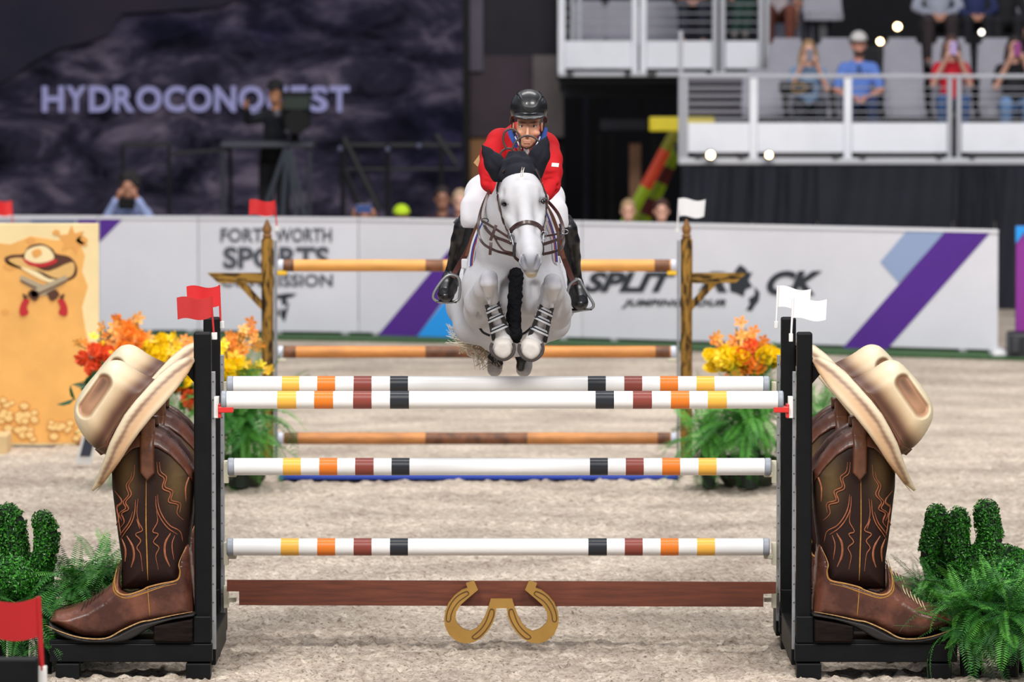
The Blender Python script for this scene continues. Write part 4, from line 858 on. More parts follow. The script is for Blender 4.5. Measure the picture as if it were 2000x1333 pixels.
topiary('slim curved boxwood topiary column next to the left boot', [[(84, 1018, 19), (92, 1040, 22), (90, 1080, 21), (78, 1110, 22), (80, 1150, 22), (84, 1200, 24)]], YT - .1, 7000, 4)
topiary('round boxwood ball at the left edge above the red flag', [[(24, 1126, 38), (26, 1132, 40)]], YT - .35, 7000, 5, 'boxwood_ball', 'topiary')
topiary('leftmost boxwood column of the right cactus topiary group', [[(1830, 1006, 19), (1828, 1030, 20), (1824, 1052, 23), (1820, 1080, 24), (1832, 1110, 25), (1838, 1150, 25), (1840, 1200, 26)]], YT + .15, 9500, 6)
topiary('U shaped boxwood cactus with two tall arms on the right', [[(1872, 1012, 19), (1872, 1030, 21), (1868, 1060, 23), (1872, 1090, 24), (1882, 1120, 26), (1888, 1160, 28), (1888, 1200, 28)], [(1926, 1000, 22), (1930, 1030, 23), (1936, 1055, 24), (1926, 1080, 25), (1905, 1092, 22), (1885, 1110, 24)]], YT, 13500, 7)
topiary('round boxwood ball among ferns at the right edge', [[(1952, 1138, 48), (1958, 1146, 52)]], YT - .35, 10000, 8, 'boxwood_ball', 'topiary')
topiary('low boxwood mound behind the right topiary ball', [[(1965, 1090, 24), (1995, 1110, 30)]], YT + .3, 3500, 9, 'boxwood_ball', 'topiary')
# ferns near the left wing
fern('fern behind the toe of the left boot, in front of the topiary column', 160, 1150, 33.62, .46, 90, 21, z0=.40)
fern('fern between the topiary and the left boot shaft', 205, 1130, 33.8, .38, 70, 22, z0=.48, mats=(1, 0))
fern('dark fern at the lower left corner under the red flag', 40, 1240, 33.3, .40, 120, 23, z0=.26, mats=(0, 2))
fern('fern tucked under the toe of the left boot', 92, 1262, 33.15, .25, 40, 24, z0=.2, mats=(0, 2))
fern('fern hanging below the platform under the left boot', 235, 1290, 33.75, .30, 26, 25, z0=.2, mats=(0, 2))
fern('fern at the left edge beside the topiary ball', 0, 1180, 33.3, .3, 40, 26, z0=.26, mats=(0, 2))
# right wing
fern('large bright fern in front of the toe of the right boot', 1905, 1190, 33.05, .36, 150, 31, z0=.36, mats=(1, 0, 1, 2), up=.8)
fern('large fern at the lower right corner', 1975, 1240, 32.95, .42, 170, 32, z0=.34, mats=(0, 1, 2), up=.85)
fern('fern between the right boot heel and the topiary', 1790, 1130, 33.75, .26, 44, 33, z0=.42, mats=(0, 2))
fern('fern behind the toe of the right boot', 1830, 1170, 33.6, .30, 60, 34, z0=.36, mats=(0, 1))
fern('fern under the right boot platform', 1740, 1290, 33.75, .27, 24, 35, z0=.2, mats=(0, 2))
fern('fern at the right edge in front of the topiary ball', 1995, 1160, 33.15, .28, 60, 36, z0=.36, mats=(1, 0))
fern('dark fern low beside the right foot block', 1890, 1280, 33.0, .40, 110, 37, z0=.24, mats=(0, 2))
# flower arrangements
def petal_flower(r, n, curl, seed):
    R = random.Random(seed); mb = MB()
    for k in range(n):
        a = 2 * pi * k / n; w = r * (2.4 / n); d = Vector((cos(a), sin(a), 0)); s = Vector((-sin(a), cos(a), 0)); z = Vector((0, 0, 1))
        mb.add([z * 0, d * r * .5 + s * w * .6 + z * curl * r * .4, d * r * .5 - s * w * .6 + z * curl * r * .4, d * r * .9 + s * w * .5 + z * curl * r * .9, d * r * .9 - s * w * .5 + z * curl * r * .9, d * r * 1.05 + z * curl * r], [(0, 2, 1), (1, 2, 4, 3), (3, 4, 5)])
    mb.ball((0, 0, r * .12), r * .2, 6, 4); me = bpy.data.meshes.new('flower'); me.from_pydata(mb.v, [], mb.f); return me
def rose(r):
    mb = MB(); 
    for lay, (rr, n, h, cu) in enumerate(((1, 6, .0, .35), (.78, 5, .15, .8), (.5, 4, .25, 1.3))):
        for k in range(n):
            a = 2 * pi * k / n + lay * .5; d = Vector((cos(a), sin(a), 0)); s = Vector((-sin(a), cos(a), 0)); z = Vector((0, 0, 1)); R_ = r * rr
            mb.add([z * h * r, d * R_ * .6 + s * R_ * .5 + z * (h + cu * .3) * r, d * R_ * .6 - s * R_ * .5 + z * (h + cu * .3) * r, d * R_ + s * R_ * .3 + z * (h + cu * .8) * r, d * R_ - s * R_ * .3 + z * (h + cu * .8) * r], [(0, 2, 1), (1, 2, 4, 3)])
    mb.ball((0, 0, r * .3), r * .42, 8, 5); me = bpy.data.meshes.new('rose'); me.from_pydata(mb.v, [], mb.f); return me
FM = {k: M('petal_' + k, c, .5, nz=(20, .12)) for k, c in dict(orange=(255, 150, 50), apricot=(255, 178, 82), yellow=(255, 214, 14), gold=(252, 190, 20), red=(240, 98, 50)).items()}
FL = {}
def fmesh(kind, colr):
    if (kind, colr) not in FL:
        me = petal_flower(.036, 5, .3, 1) if kind == 'flower' else rose(.05); me.materials.append(FM[colr]); FL[kind, colr] = me
    return FL[kind, colr]
big = M('leaf_green', (50, 118, 48), .5, nz=(8, .25)); dk = M('leaf_green_dark', (30, 84, 44), .5, nz=(8, .25))
def arrangement(label, px, Y, sprays, clusters, greens, seed, pw=.45):
    R = random.Random(seed); c = W(px, 900, Y); t = thing('flower_arrangement', label, 'flowers', (c.x, Y, 0), 'flower arrangements beside the far jump')
    MB().lathe([(pw * .4, 0), (pw * .5, .06), (pw * .5, .22), (pw * .4, .23)], (c.x, Y, 0), 16).build('planter', M('planter_brown', (46, 50, 36), .7), t)
    root = Vector((c.x, Y, .35)); inv = Matrix.Translation(-Vector(t.location))
    def put(kind, colr, p, s):
        o = bpy.data.objects.new(kind, fmesh(kind, colr)); COL.objects.link(o); o.parent = t; o.matrix_parent_inverse = inv; o.location = p; d = Vector((R.gauss(0, .6), -1, R.gauss(.4, .5)))
        o.rotation_euler = d.to_track_quat('Z', 'Y').to_euler(); o.scale = (s, s, s)
    for (x, y, dx, dy, n, colr) in sprays:
        dep = R.uniform(-.25, .25); a = W(x, y, Y + dep); b = W(x + dx, y + dy, Y + dep); m = root.lerp(b, .5) + Vector((0, 0, .1)); MB().tube([tuple(q) for q in spline([root, m, b, a], 5)], .005, 4).build('stem', dk, t)
        for i in range(n): p = b.lerp(a, i / max(1, n - 1)); put('flower', colr if R.random() < .75 else {'orange': 'apricot', 'apricot': 'orange', 'yellow': 'gold', 'gold': 'yellow', 'red': 'orange'}[colr], p + Vector((R.gauss(0, .03), R.gauss(0, .04), R.gauss(0, .02))), R.uniform(1.1, 1.7))
    for (x, y, n, colr, kind, sp) in clusters:
        for i in range(n): put(kind, colr, W(x + R.gauss(0, sp), y + R.gauss(0, sp * .7), Y + R.uniform(-.3, .1)), R.uniform(1.05, 1.6) if kind == 'rose' else R.uniform(1.2, 1.8))
    for (x, y, n, sp, ml) in greens:                        # broad single leaves
        for i in range(n):
            p = W(x + R.gauss(0, sp), y + R.gauss(0, sp * .6), Y + R.uniform(-.3, .3)); p.z = max(p.z, .04); l = R.uniform(.09, .16); d = Vector((R.gauss(0, 1), R.gauss(-.5, .6), R.gauss(.1, .7))).normalized(); s = d.cross(Vector((R.gauss(0, .4), R.gauss(0, .4), 1))).normalized() * l * .26; n_ = s.cross(d).normalized() * l * .12
            MB().add([p, p + d * l * .4 + s - n_, p + d * l * .4, p + d * l * .4 - s - n_, p + d * l * .8 + s * .6 - n_, p + d * l * .8, p + d * l * .8 - s * .6 - n_, p + d * l * 1.1], [(0, 2, 1), (0, 3, 2), (1, 2, 5, 4), (2, 3, 6, 5), (4, 5, 7), (5, 6, 7)]).build('leaf', ml, t)
    return t
arrangement('wide flower arrangement of yellow and orange blooms behind the left hats', 285, 45.6,
    [(232, 622, 18, 60, 8, 'orange'), (266, 618, 6, 66, 9, 'apricot'), (190, 664, 34, 50, 7, 'yellow'), (150, 672, 40, 24, 5, 'apricot'), (212, 640, 14, 50, 6, 'apricot'), (330, 660, -10, 50, 6, 'yellow'), (365, 665, -16, 40, 6, 'orange'), (350, 655, -20, 50, 5, 'yellow'), (300, 668, -10, 40, 6, 'yellow'), (388, 680, -20, 40, 5, 'apricot')],
    [(300, 690, 16, 'yellow', 'rose', 20), (260, 672, 10, 'orange', 'rose', 14), (205, 690, 9, 'red', 'rose', 14), (185, 715, 8, 'red', 'rose', 12), (200, 735, 8, 'orange', 'rose', 12), (345, 735, 10, 'yellow', 'rose', 12), (352, 752, 6, 'orange', 'rose', 10), (340, 700, 8, 'gold', 'flower', 16), (378, 790, 4, 'red', 'rose', 8), (240, 700, 10, 'gold', 'flower', 16)],
    [(250, 740, 40, 40, dk), (360, 780, 40, 24, big), (180, 760, 18, 14, dk)], 51)
fern('green fern skirt under the flowers behind the left hat', 255, 880, 45.3, .5, 70, 52, z0=.36, mats=(0, 1), group='ferns under the flower arrangements', up=1.0)
fern('green fern skirt behind the left standards', 345, 880, 45.2, .45, 60, 58, z0=.45, mats=(0, 1), group='ferns under the flower arrangements', up=1.0)
arrangement('flower arrangement of orange and yellow sprays beside the left rustic post', 462, 45.4,
    [(488, 636, -24, 50, 8, 'apricot'), (470, 650, -10, 50, 7, 'orange'), (444, 650, 4, 60, 6, 'orange'), (504, 668, -40, 30, 7, 'apricot'), (525, 722, -50, 6, 8, 'yellow'), (440, 672, 6, 60, 8, 'yellow'), (500, 718, -40, 4, 6, 'gold'), (452, 690, 4, 40, 8, 'yellow')],
    [(446, 730, 18, 'yellow', 'rose', 12), (470, 722, 8, 'yellow', 'flower', 12), (436, 752, 5, 'orange', 'rose', 6), (452, 705, 8, 'gold', 'flower', 12)],
    [(455, 790, 30, 20, big), (470, 830, 30, 22, dk)], 53)
fern('green fern skirt between the left standards and the rustic post', 470, 880, 45.2, .62, 130, 54, z0=.52, mats=(0, 1), group='ferns under the flower arrangements', up=1.0)
arrangement('flower arrangement of orange sprays over yellow blooms beside the right rustic post', 1462, 45.4,
    [(1438, 640, 8, 60, 8, 'apricot'), (1470, 650, -4, 50, 7, 'orange'), (1402, 662, 20, 30, 6, 'orange'), (1455, 655, 0, 40, 6, 'apricot'), (1490, 662, -10, 40, 6, 'apricot'), (1402, 700, 24, 16, 6, 'yellow'), (1506, 684, -10, 30, 6, 'yellow'), (1420, 680, 10, 30, 6, 'apricot')],
    [(1425, 705, 20, 'yellow', 'rose', 14), (1492, 700, 18, 'yellow', 'rose', 12), (1460, 715, 10, 'orange', 'rose', 14), (1470, 690, 5, 'red', 'rose', 10), (1440, 725, 10, 'orange', 'flower', 12)],
    [(1440, 770, 30, 30, big), (1480, 760, 24, 20, dk)], 55)
fern('green fern skirt left of the right standards, wide and dense', 1385, 875, 45.2, .50, 110, 56, z0=.36, mats=(0, 1), group='ferns under the flower arrangements', up=1.0)
fern('green fern skirt just beside the right standards', 1465, 870, 45.1, .6, 130, 57, z0=.52, mats=(0, 1), group='ferns under the flower arrangements', up=1.0)
fern('fern tuft seen between the right standards and the boot', 1592, 860, 45.4, .46, 46, 59, z0=.55, mats=(0, 1), group='ferns under the flower arrangements', up=1.0)
# ------------------------------------------------------------------ the grey horse, one continuous body
YH = 33.0
def H_(px, py, d, r=None):
    p = W(px, py, YH + d); return tuple(p) if r is None else tuple(p) + (r * mpp(YH + d),)
def HC(l): return [H_(*p) for p in l]
ys = list(np.arange(32.86, 34.0, .0065)) + list(np.arange(34.0, 36.2, .016))
lo = W(868, 745, 33.2); hi = W(1125, 300, 33.2)
S = SDF((-.42, 32.86, W(1000, 745, 35).z - .05), (.40, 36.2, W(1000, 325, 33.3).z), .0065, ys); S.k = .03
# trunk, croup, shoulders and chest
S.ell(H_(1000, 585, 1.95), (.315, .78, .34), k=.05)
S.ell(H_(1000, 555, 2.75), (.30, .46, .33), k=.08)
S.ell(H_(1002, 545, 1.35), (.29, .42, .36), k=.08)
S.cap(H_(1003, 500, 1.25), H_(1003, 470, 1.9), .17, .15, k=.08)
S.chain(HC([(1010, 368, .66, 42), (1006, 420, .80, 56), (1003, 480, .98, 72), (1003, 545, 1.12, 86)]), k=.05)
for s, ex, ey in ((-1, 940, 610), (1, 1082, 612)):
    c = 1003
    S.chain(HC([(c + s * 45, 500, 1.12, 42), (c + s * 58, 560, .98, 40), (ex, ey - 5, .98, 32)]), k=.05)
    S.ell(H_(c + s * 30, 560, .93), (.10, .10, .17), k=.05)
# neck furrow
S.cap(H_(1003, 500, .85), H_(1003, 620, .86), .018, .02, k=.05, op='s')
# head
S.k = .022
S.chain(HC([(1014, 350, .45, 31), (1018, 376, .42, 42), (1019, 398, .40, 43), (1024, 425, .37, 36), (1029, 455, .30, 28), (1034, 485, .215, 24.5), (1036, 507, .16, 21)]), flat=((0, 1, .25), .92))
S.chain(HC([(1018, 400, .56, 40), (1023, 430, .54, 36), (1028, 460, .44, 27), (1034, 500, .29, 19), (1036, 524, .22, 15)]))          # jaw
for s in (-1, 1):
    S.chain(HC([(1020 + s * 41, 388, .46, 10), (1021 + s * 37, 402, .42, 9), (1025 + s * 27, 430, .33, 7), (1029 + s * 20, 452, .26, 6)]), k=.03)   # facial crest
    S.ell(H_(1020 + s * 42, 386, .43), (.028, .05, .02), k=.02)                                            # brow
S.chain(HC([(1021, 375, .33, 16), (1028, 440, .235, 13), (1034, 490, .145, 12)]), k=.03)               # nasal bone
S.ell(H_(1036, 512, .135), (.057, .052, .070), k=.02); S.ell(H_(1037, 529, .125), (.040, .042, .034), k=.015); S.ell(H_(1038, 535, .165), (.033, .04, .026), k=.012)
EX = {-1: (985, 400), 1: (1061, 394)}
for s in (-1, 1):
    S.chain(HC([(1035.5 + s * 15.5, 502, .115, 5), (1035.5 + s * 16.5, 513, .10, 5.5), (1036 + s * 12, 524, .095, 5)]), k=.012)
    S.chain(HC([(1036 + s * 15, 500, .113, 3.0), (1036 + s * 14, 511, .090, 5.2), (1036 + s * 9, 523, .078, 4.4)]), k=.004, op='s')
    S.ell(H_(EX[s][0], EX[s][1], .338), (.024, .024, .020), k=.012, op='s')
    S.ell(H_(1020 + s * 40, 376, .34), (.012, .02, .022), k=.02, op='s')
S.cap(H_(1018, 532, .075), H_(1052, 532, .09), .004, .004, k=.004, op='s')
# forelegs: elbow -> knee -> cannon -> fetlock -> pastern -> hoof
S.k = .02
FLG = {'L': [(938, 612, .98, 31), (940, 590, .80, 31), (948, 562, .60, 22), (955, 548, .50, 17)], 'R': [(1084, 615, .98, 31), (1083, 592, .80, 30), (1080, 568, .60, 22), (1079, 554, .50, 17)]}
S.chain(HC(FLG['L']), k=.035); S.chain(HC(FLG['R']), k=.035)
for kx, ky, s in ((955, 548, -1), (1079, 555, 1)):
    S.ell(H_(kx, ky - 5, .48), (.050, .046, .046), k=.01); S.cap(H_(kx, ky + 4, .465), H_(kx, ky + 26, .50), .042, .026, k=.01); S.ell(H_(kx + 11, ky + 5, .47), (.020, .028, .026), k=.008); S.ell(H_(kx - 11, ky + 6, .47), (.020, .028, .026), k=.008)
    S.cap(H_(kx - s * 3, ky + 20, .485), H_(kx - s * 1, ky + 44, .53), .013, .011, k=.006)
    S.cap(H_(kx + s * 22, ky + 6, .60), H_(kx + s * 18, ky + 70, .78), .010, .012, k=.04, op='s'); S.cap(H_(1016 + s * -2 - s * 0 + (30 * s), 560, .85), H_(1016 + 34 * s, 612, .84), .02, .02, k=.05, op='s')
LL = [(955, 556, .50, 16), (961, 580, .56, 11.5), (968, 610, .62, 10.5), (975, 638, .68, 11.5), (979, 652, .71, 15), (982, 664, .70, 14)]
LR = [(1079, 563, .50, 17), (1072, 585, .56, 12), (1063, 612, .62, 10.5), (1054, 638, .68, 11.5), (1049, 652, .71, 15), (1043, 664, .70, 14)]
for lg in (LL, LR): S.chain(HC(lg), k=.012)
S.chain(HC([(982, 664, .70, 17), (983, 674, .69, 18), (984, 684, .68, 19)]), k=.01, flat=((0, 1, 0), .72)); S.chain(HC([(1043, 664, .70, 17), (1040, 676, .69, 18.5), (1037, 687, .68, 20)]), k=.01, flat=((0, 1, 0), .72))
# hindquarters, stifles, hind cannons and hooves
for s, x0, y0, x1, y1 in ((-1, 915, 596, 918, 640), (1, 1082, 590, 1082, 632)):
    S.chain(HC([(x0 + s * -8, y0 - 40, 2.6, 56), (x0, y0, 2.2, 40), (x1, y1, 1.75, 31)]), k=.06); S.chain(HC([(x1, y1, 1.8, 27), (x1 - s * 26, y1 + 8, 2.3, 20), (x1 - s * 44, y1 + 2, 2.75, 16)]), k=.04)
for xs_ in ([(960, 655, 2.75, 16), (966, 680, 2.45, 11), (968, 700, 2.2, 13), (967, 714, 2.12, 15)], [(1038, 655, 2.75, 16), (1032, 680, 2.45, 11), (1027, 700, 2.2, 13), (1024, 714, 2.12, 16)]): S.chain(HC(xs_), k=.02)
S.cap(H_(967, 716, 2.12), H_(966, 722, 2.1), .042, .044, k=.01); S.cap(H_(1024, 716, 2.12), H_(1023, 722, 2.1), .044, .046, k=.01)
def hcol(V):
    n = len(V); C = np.tile(L3((196, 196, 201)), (n, 1))
    def blot(C, p, r, c, a, e=2):
        d = np.sqrt(((V - np.array(p)) ** 2 / np.array(r) ** 2).sum(1)); return mixc(C, np.tile(L3(c), (n, 1)), a * np.exp(-d ** e))
    for s in (-1, 1):
        C = blot(C, H_(EX[s][0], EX[s][1], .34), (.034, .06, .032), (84, 82, 88), .9)
        C = blot(C, H_(1035 + s * 17, 514, .08), (.03, .05, .05), (118, 118, 130), .8)
        C = blot(C, H_(1036 + s * 13.5, 512, .09), (.017, .05, .040), (46, 42, 48), .95)
    C = blot(C, H_(1035, 516, .06), (.07, .07, .065), (124, 126, 138), .85, 4)
    C = blot(C, H_(1035, 526, .10), (.05, .06, .035), (92, 86, 82), .85); C = blot(C, H_(1035, 538, .12), (.05, .06, .014), (196, 176, 120), .8)
    C = blot(C, H_(1031, 465, .18), (.03, .08, .12), (186, 186, 196), .6)
    for kx, ky in ((955, 548), (1079, 554)): C = blot(C, H_(kx, ky - 8, .45), (.06, .06, .045), (150, 150, 162), .75); C = blot(C, H_(kx, ky + 18, .48), (.035, .08, .035), (196, 190, 184), .8)
    for kx, ky, d in ((983, 684, .66), (1038, 688, .66)): C = blot(C, H_(kx, ky - 12, d), (.06, .1, .05), (226, 218, 208), .6)
    nz_ = np.array([noise.noise(Vector(v) * 9) for v in V[::1]]); C *= (1 + .07 * nz_)[:, None]
    C = blot(C, H_(966, 722, 2.1), (.06, .08, .03), (150, 140, 128), .7); C = blot(C, H_(1023, 722, 2.1), (.06, .08, .03), (150, 140, 128), .7)
    return C
horse = thing('horse', 'light grey jumping horse with folded forelegs clearing the striped poles', 'horse', H_(1000, 735, 1.5))
hm = S.mesh('body', hcol); body = link('body', hm, M('horse_coat', (255, 255, 255), .6, nz=(14, .09), bump=(120, .12, .002), attr=True, spec=.3), horse)
BVH = BVHTree.FromPolygons([tuple(v.co) for v in hm.vertices], [tuple(p.vertices) for p in hm.polygons])
CAMP = Vector((0, 0, CH))
def on_body(px, py, off=.004, dflt=.5):
    d = (W(px, py, 33) - CAMP).normalized(); h = BVH.ray_cast(CAMP, d)
    if h[0] is None: return Vector(H_(px, py, dflt))
    return h[0] + h[1] * off
def near_body(p, off=.004):
    h = BVH.find_nearest(Vector(p)); return h[0] + h[1] * off
eyem = M('eye_dark', (14, 10, 10), .08, coat=1)
for s in (-1, 1):
    q = on_body(*EX[s], -.012); MB().ball(q, .021, 16, 12, (.95, 1.0, .85)).build('eye', eyem, horse, True)
    a = [(EX[s][0] - 8 * s * -1, EX[s][1] + 2, 0), (EX[s][0] + 5 * s, EX[s][1] - 6, 0), (EX[s][0] - 2 * s, EX[s][1] - 7, 0), (EX[s][0] - 8 * s, EX[s][1] - 1, 0)]; MB().tube([on_body(p[0], p[1], .002) for p in spline(a, 3)], .0045, 6).build('eyelid', M('eyelid_grey', (120, 118, 122), .6), horse, True)
# hooves' rims
rim = M('hoof_rim', (66, 62, 62), .45, nz=(30, .3)); hw = M('hoof_wall', (176, 170, 164), .5, nz=(14, .12), stretch=(3, 3, .6))
for pl, mir_ in (([(969, 660), (982, 657), (995, 660), (1001, 668), (1004.5, 678), (1003, 690), (995, 699), (983, 703.5), (970, 699), (961, 690), (958.5, 679), (963, 668)], 1), ([(1026, 659), (1038, 658), (1050, 663), (1058, 671), (1061, 681), (1058, 692), (1049, 701), (1037, 705), (1024, 700), (1015, 690), (1013.5, 678), (1018, 667)], -1)):
    pl = sm(pl, 4); lowq = [p for p in pl if p[1] > 668]; cy = 681
    def hc(x, y, pl=pl):
        sd, _, _ = sdist(pl, x, y); C = np.tile(L3((198, 192, 186)), (len(x), 1)); C = mixc(C, np.tile(L3((84, 80, 78)), (len(x), 1)), np.clip((sd + 8) / 3, 0, 1) * np.clip((y - 668) / 14, 0, 1)); return C
    inflate('hoof', pl, 33.665, .052, 15., M('hoof_horn', (255, 255, 255), .5, nz=(40, .08), attr=True), horse, g=1.6, col=hc)
    i0 = min(range(len(pl)), key=lambda i: pl[i][1]); q = pl[i0:] + pl[:i0]; q = [p for p in q if p[1] > 670]
    MB().tube([W(x, y, 33.665 - .026) for x, y in q], .0085, 8).build('hoof_rim', rim, horse, True)
# tail swishing under the belly
hair = [M('tail_white', (232, 226, 214), .6, nz=(40, .1)), M('tail_cream', (212, 198, 172), .6, nz=(40, .1))]
R = random.Random(12); 
for k, mt in enumerate(hair):
    mb = MB()
    for i in range(70):
        a = (R.uniform(900, 985), R.uniform(650, 690), 2.6); kind = R.random()
        if kind < .35: e = (R.uniform(868, 905), R.uniform(632, 672), 2.4)
        elif kind < .8: e = (R.uniform(925, 985), R.uniform(690, 726), 1.95)
        else: e = (R.uniform(985, 1012), R.uniform(660, 700), 2.0)
        m = ((a[0] + e[0]) / 2 + R.uniform(-9, 9), (a[1] + e[1]) / 2 + R.uniform(-4, 10), 2.4); q = [H_(*p) for p in spline([(950, 610, 3.05), a, m, e], 4)]; mb.tube(q, [.0045 * (1 - .75 * j / len(q)) for j in range(len(q))], 3)
    o = mb.build('tail_hair', mt, horse); stuff(o)
# ------------------------------------------------------------------ bonnet and ears
bon = M('bonnet_black', (18, 20, 30), .85, nz=(60, .2), bump=(160, .2, .002), spec=.3)
B = SDF((-.22, 33.15, W(1000, 360, 33.3).z), (.26, 33.95, W(1000, 255, 33.3).z), .005); B.k = .012
B.chain(HC([(1014, 350, .45, 34), (1018, 376, .42, 45.5)]), flat=((0, 1, .25), .92)); B.chain(HC([(1012, 352, .60, 40), (1010, 372, .66, 46)]))
B.ell(H_(1018, 386, .40), (.135, .30, .127), k=.004, op='s')
B.cut(H_(1018, 353, .4), (0, .15, -1))
for pts in ([(996, 300, .50, 5), (990, 322, .46, 9), (984, 342, .43, 11)], [(1008, 300, .50, 10), (1008, 322, .45, 17), (1010, 342, .42, 22)], [(1020, 298, .50, 6), (1030, 320, .46, 10), (1044, 342, .43, 12)]): B.chain(HC(pts), flat=((0, 1, 0), .55), k=.012)
B.cut(H_(1010, 295, .5), (0, 0, 1))
for base, mid, tip in (((976, 340, .52), (965, 318, .50), (941, 283, .50)), ((1042, 338, .52), (1055, 302, .50), (1069, 266, .50))):
    B.chain([H_(*base, 19), H_(*mid, 19.5), H_((mid[0] * .45 + tip[0] * .55), (mid[1] * .45 + tip[1] * .55), .5, 10.5), H_(*tip, 1.2)], flat=((0, 1, 0), .75), k=.012)
for a, b in (((966, 328, .44), (948, 296, .46)), ((1052, 322, .44), (1064, 284, .46))):
    B.cap(H_(*a), H_(*b), .020, .006, k=.012, op='s')
link('ear_bonnet', B.mesh('ear_bonnet'), bon, horse)
# forelock wisps
mb = MB(); R = random.Random(4)
for i in range(5): x = R.uniform(1017, 1022); q = [H_(x, 346, .31), H_(x + R.uniform(-1, 1), 338, .29), H_(x + R.uniform(0, 4), 328 + R.uniform(-3, 6), .30)]; mb.tube(q, [.0016, .0014, .0006], 3)
stuff(mb.build('forelock', hair[0], horse))
# ------------------------------------------------------------------ tack
lea = M('tack_brown', (58, 36, 32), .38, nz=(40, .2), coat=.2); lea2 = M('saddle_brown', (104, 58, 40), .35, nz=(20, .2), coat=.3); stl = M('bit_steel', (116, 118, 124), .35, metal=.7); blk2 = M('strap_black', (20, 22, 26), .5)
bridle = thing('bridle', 'dark brown leather bridle with noseband and reins on the grey horse', 'bridle', H_(1020, 480, .4))
def strap(name, pts, w, mat, par, on=False, thick=.35, n=5, off=.004, closed=False, lab=None):
    q = [tuple(p) for p in spline(pts, n, closed)]
    P = [on_body(x, y, off, d) if on else Vector(H_(x, y, d)) for x, y, d in q]; r = w / 2 * mpp(33.4); ns = []
    mb = MB(); k = len(P)
    # ribbon facing the camera, with thickness
    vs = []
    for i in range(k):
        a = P[i - 1] if i else P[i]; b = P[i + 1] if i < k - 1 else P[i]; t = (b - a).normalized() if (b - a).length > 1e-6 else Vector((0, 0, 1))
        nn = (near_body(P[i], 1) - near_body(P[i], 0)) if on else (CAMP - P[i]); nn = (nn - t * nn.dot(t)).normalized(); sd = t.cross(nn); h = r * thick
        for u, v in ((-1, -.6), (-.8, 1), (.8, 1), (1, -.6)): vs.append(P[i] + sd * r * u + nn * h * v)
    fs = [(i * 4 + j, i * 4 + (j + 1) % 4, i * 4 + 4 + (j + 1) % 4, i * 4 + 4 + j) for i in range(k - 1) for j in range(4)] + [(3, 2, 1, 0), (4 * k - 4, 4 * k - 3, 4 * k - 2, 4 * k - 1)]
    return mb.add(vs, fs).build(name, mat, par, 60, label=lab)
strap('cheekpiece', [(984, 330, .40), (976, 352, .40), (972, 372, .41), (976, 400, .38), (983, 430, .34), (992, 452, .28)], 6, lea, bridle, True)
strap('cheekpiece', [(1046, 330, .40), (1056, 352, .40), (1066, 385, .41), (1065, 420, .38), (1060, 445, .30)], 6, lea, bridle, True)
strap('noseband', [(994, 461, .3), (1000, 450, .25), (1012, 440, .2), (1028, 435, .18), (1044, 438, .2), (1055, 446, .25), (1059, 456, .3)], 8.5, lea, bridle, True, .6, off=.006)
strap('noseband_strap', [(992, 450, .3), (998, 458, .28), (1000, 466, .28)], 6, lea, bridle, True)
for s, P in ((-1, [(994, 450, .27), (999, 465, .25), (1003, 480, .23), (1006, 492, .21)]), (1, [(1060, 445, .27), (1062, 460, .25), (1060, 476, .23), (1058, 490, .21)])):
    MB().tube([H_(*p) for p in spline(P, 4)], .0055, 8).build('bit_shank', stl, bridle, True)
    a = P[1]; MB().tube([H_(a[0] + 5 * cos(t_), a[1] + 8 * sin(t_), a[2] - .01) for t_ in np.linspace(0, 6.28, 13)[:-1]], .0028, 6, closed=True).build('bit_ring', stl, bridle, True)
    q = P[3]; strap('bit_guard', [(q[0] - 1 * s, q[1] - 18, q[2] - .0), (q[0] + 2 * s, q[1] - 4, q[2]), (q[0] + 1 * s, q[1] + 8, q[2])], 6, blk2, bridle, False, .6)
strap('chin_strap', [(1002, 492, .24), (1006, 503, .26), (1016, 512, .3)], 6, lea, bridle, False)
# reins left of the head (photo side)
strap('rein', [(999, 476, .25), (985, 470, .3), (965, 462, .4), (950, 448, .5), (944, 432, .6), (943, 418, .68), (948, 395, .8), (957, 372, .92), (975, 352, 1.0)], 6.5, lea, bridle)
strap('rein', [(1006, 500, .22), (990, 496, .28), (968, 490, .38), (946, 478, .52), (936, 462, .62), (934, 440, .7), (937, 420, .78), (944, 398, .86), (955, 374, .98)], 5.5, lea, bridle)
strap('rein', [(996, 466, .26), (975, 452, .36), (953, 438, .48), (942, 432, .56)], 5, lea, bridle)
strap('rein', [(1000, 494, .24), (985, 490, .28), (975, 480, .33), (968, 468, .38), (964, 458, .42)], 4, lea, bridle)
strap('rein', [(1060, 478, .25), (1078, 472, .35), (1092, 466, .48), (1100, 455, .58), (1098, 438, .68), (1090, 418, .78), (1078, 402, .88), (1068, 392, .95)], 6.5, lea, bridle)
strap('rein', [(1060, 497, .25), (1078, 493, .35), (1094, 487, .48), (1101, 474, .58), (1099, 456, .68), (1094, 438, .74)], 6, lea, bridle)
strap('rein', [(1062, 462, .27), (1080, 459, .36), (1096, 455, .5)], 4, lea, bridle)
for a, b in (((969, 440), (958, 470)), ((959, 474), (957, 498)), ((1090, 452), (1092, 500))): strap('rein_stop', [(a[0], a[1], .38), ((a[0] + b[0]) / 2, (a[1] + b[1]) / 2, .37), (b[0], b[1], .38)], 6, lea, bridle, n=2)
for x, y in ((947, 431), (1103, 453)): MB().tube([H_(x + 7 * cos(t_), y + 4.5 * sin(t_), .53) for t_ in np.linspace(0, 6.28, 13)[:-1]], .0032, 6, closed=True).build('ring', blk2 if x < 1000 else stl, bridle, True)
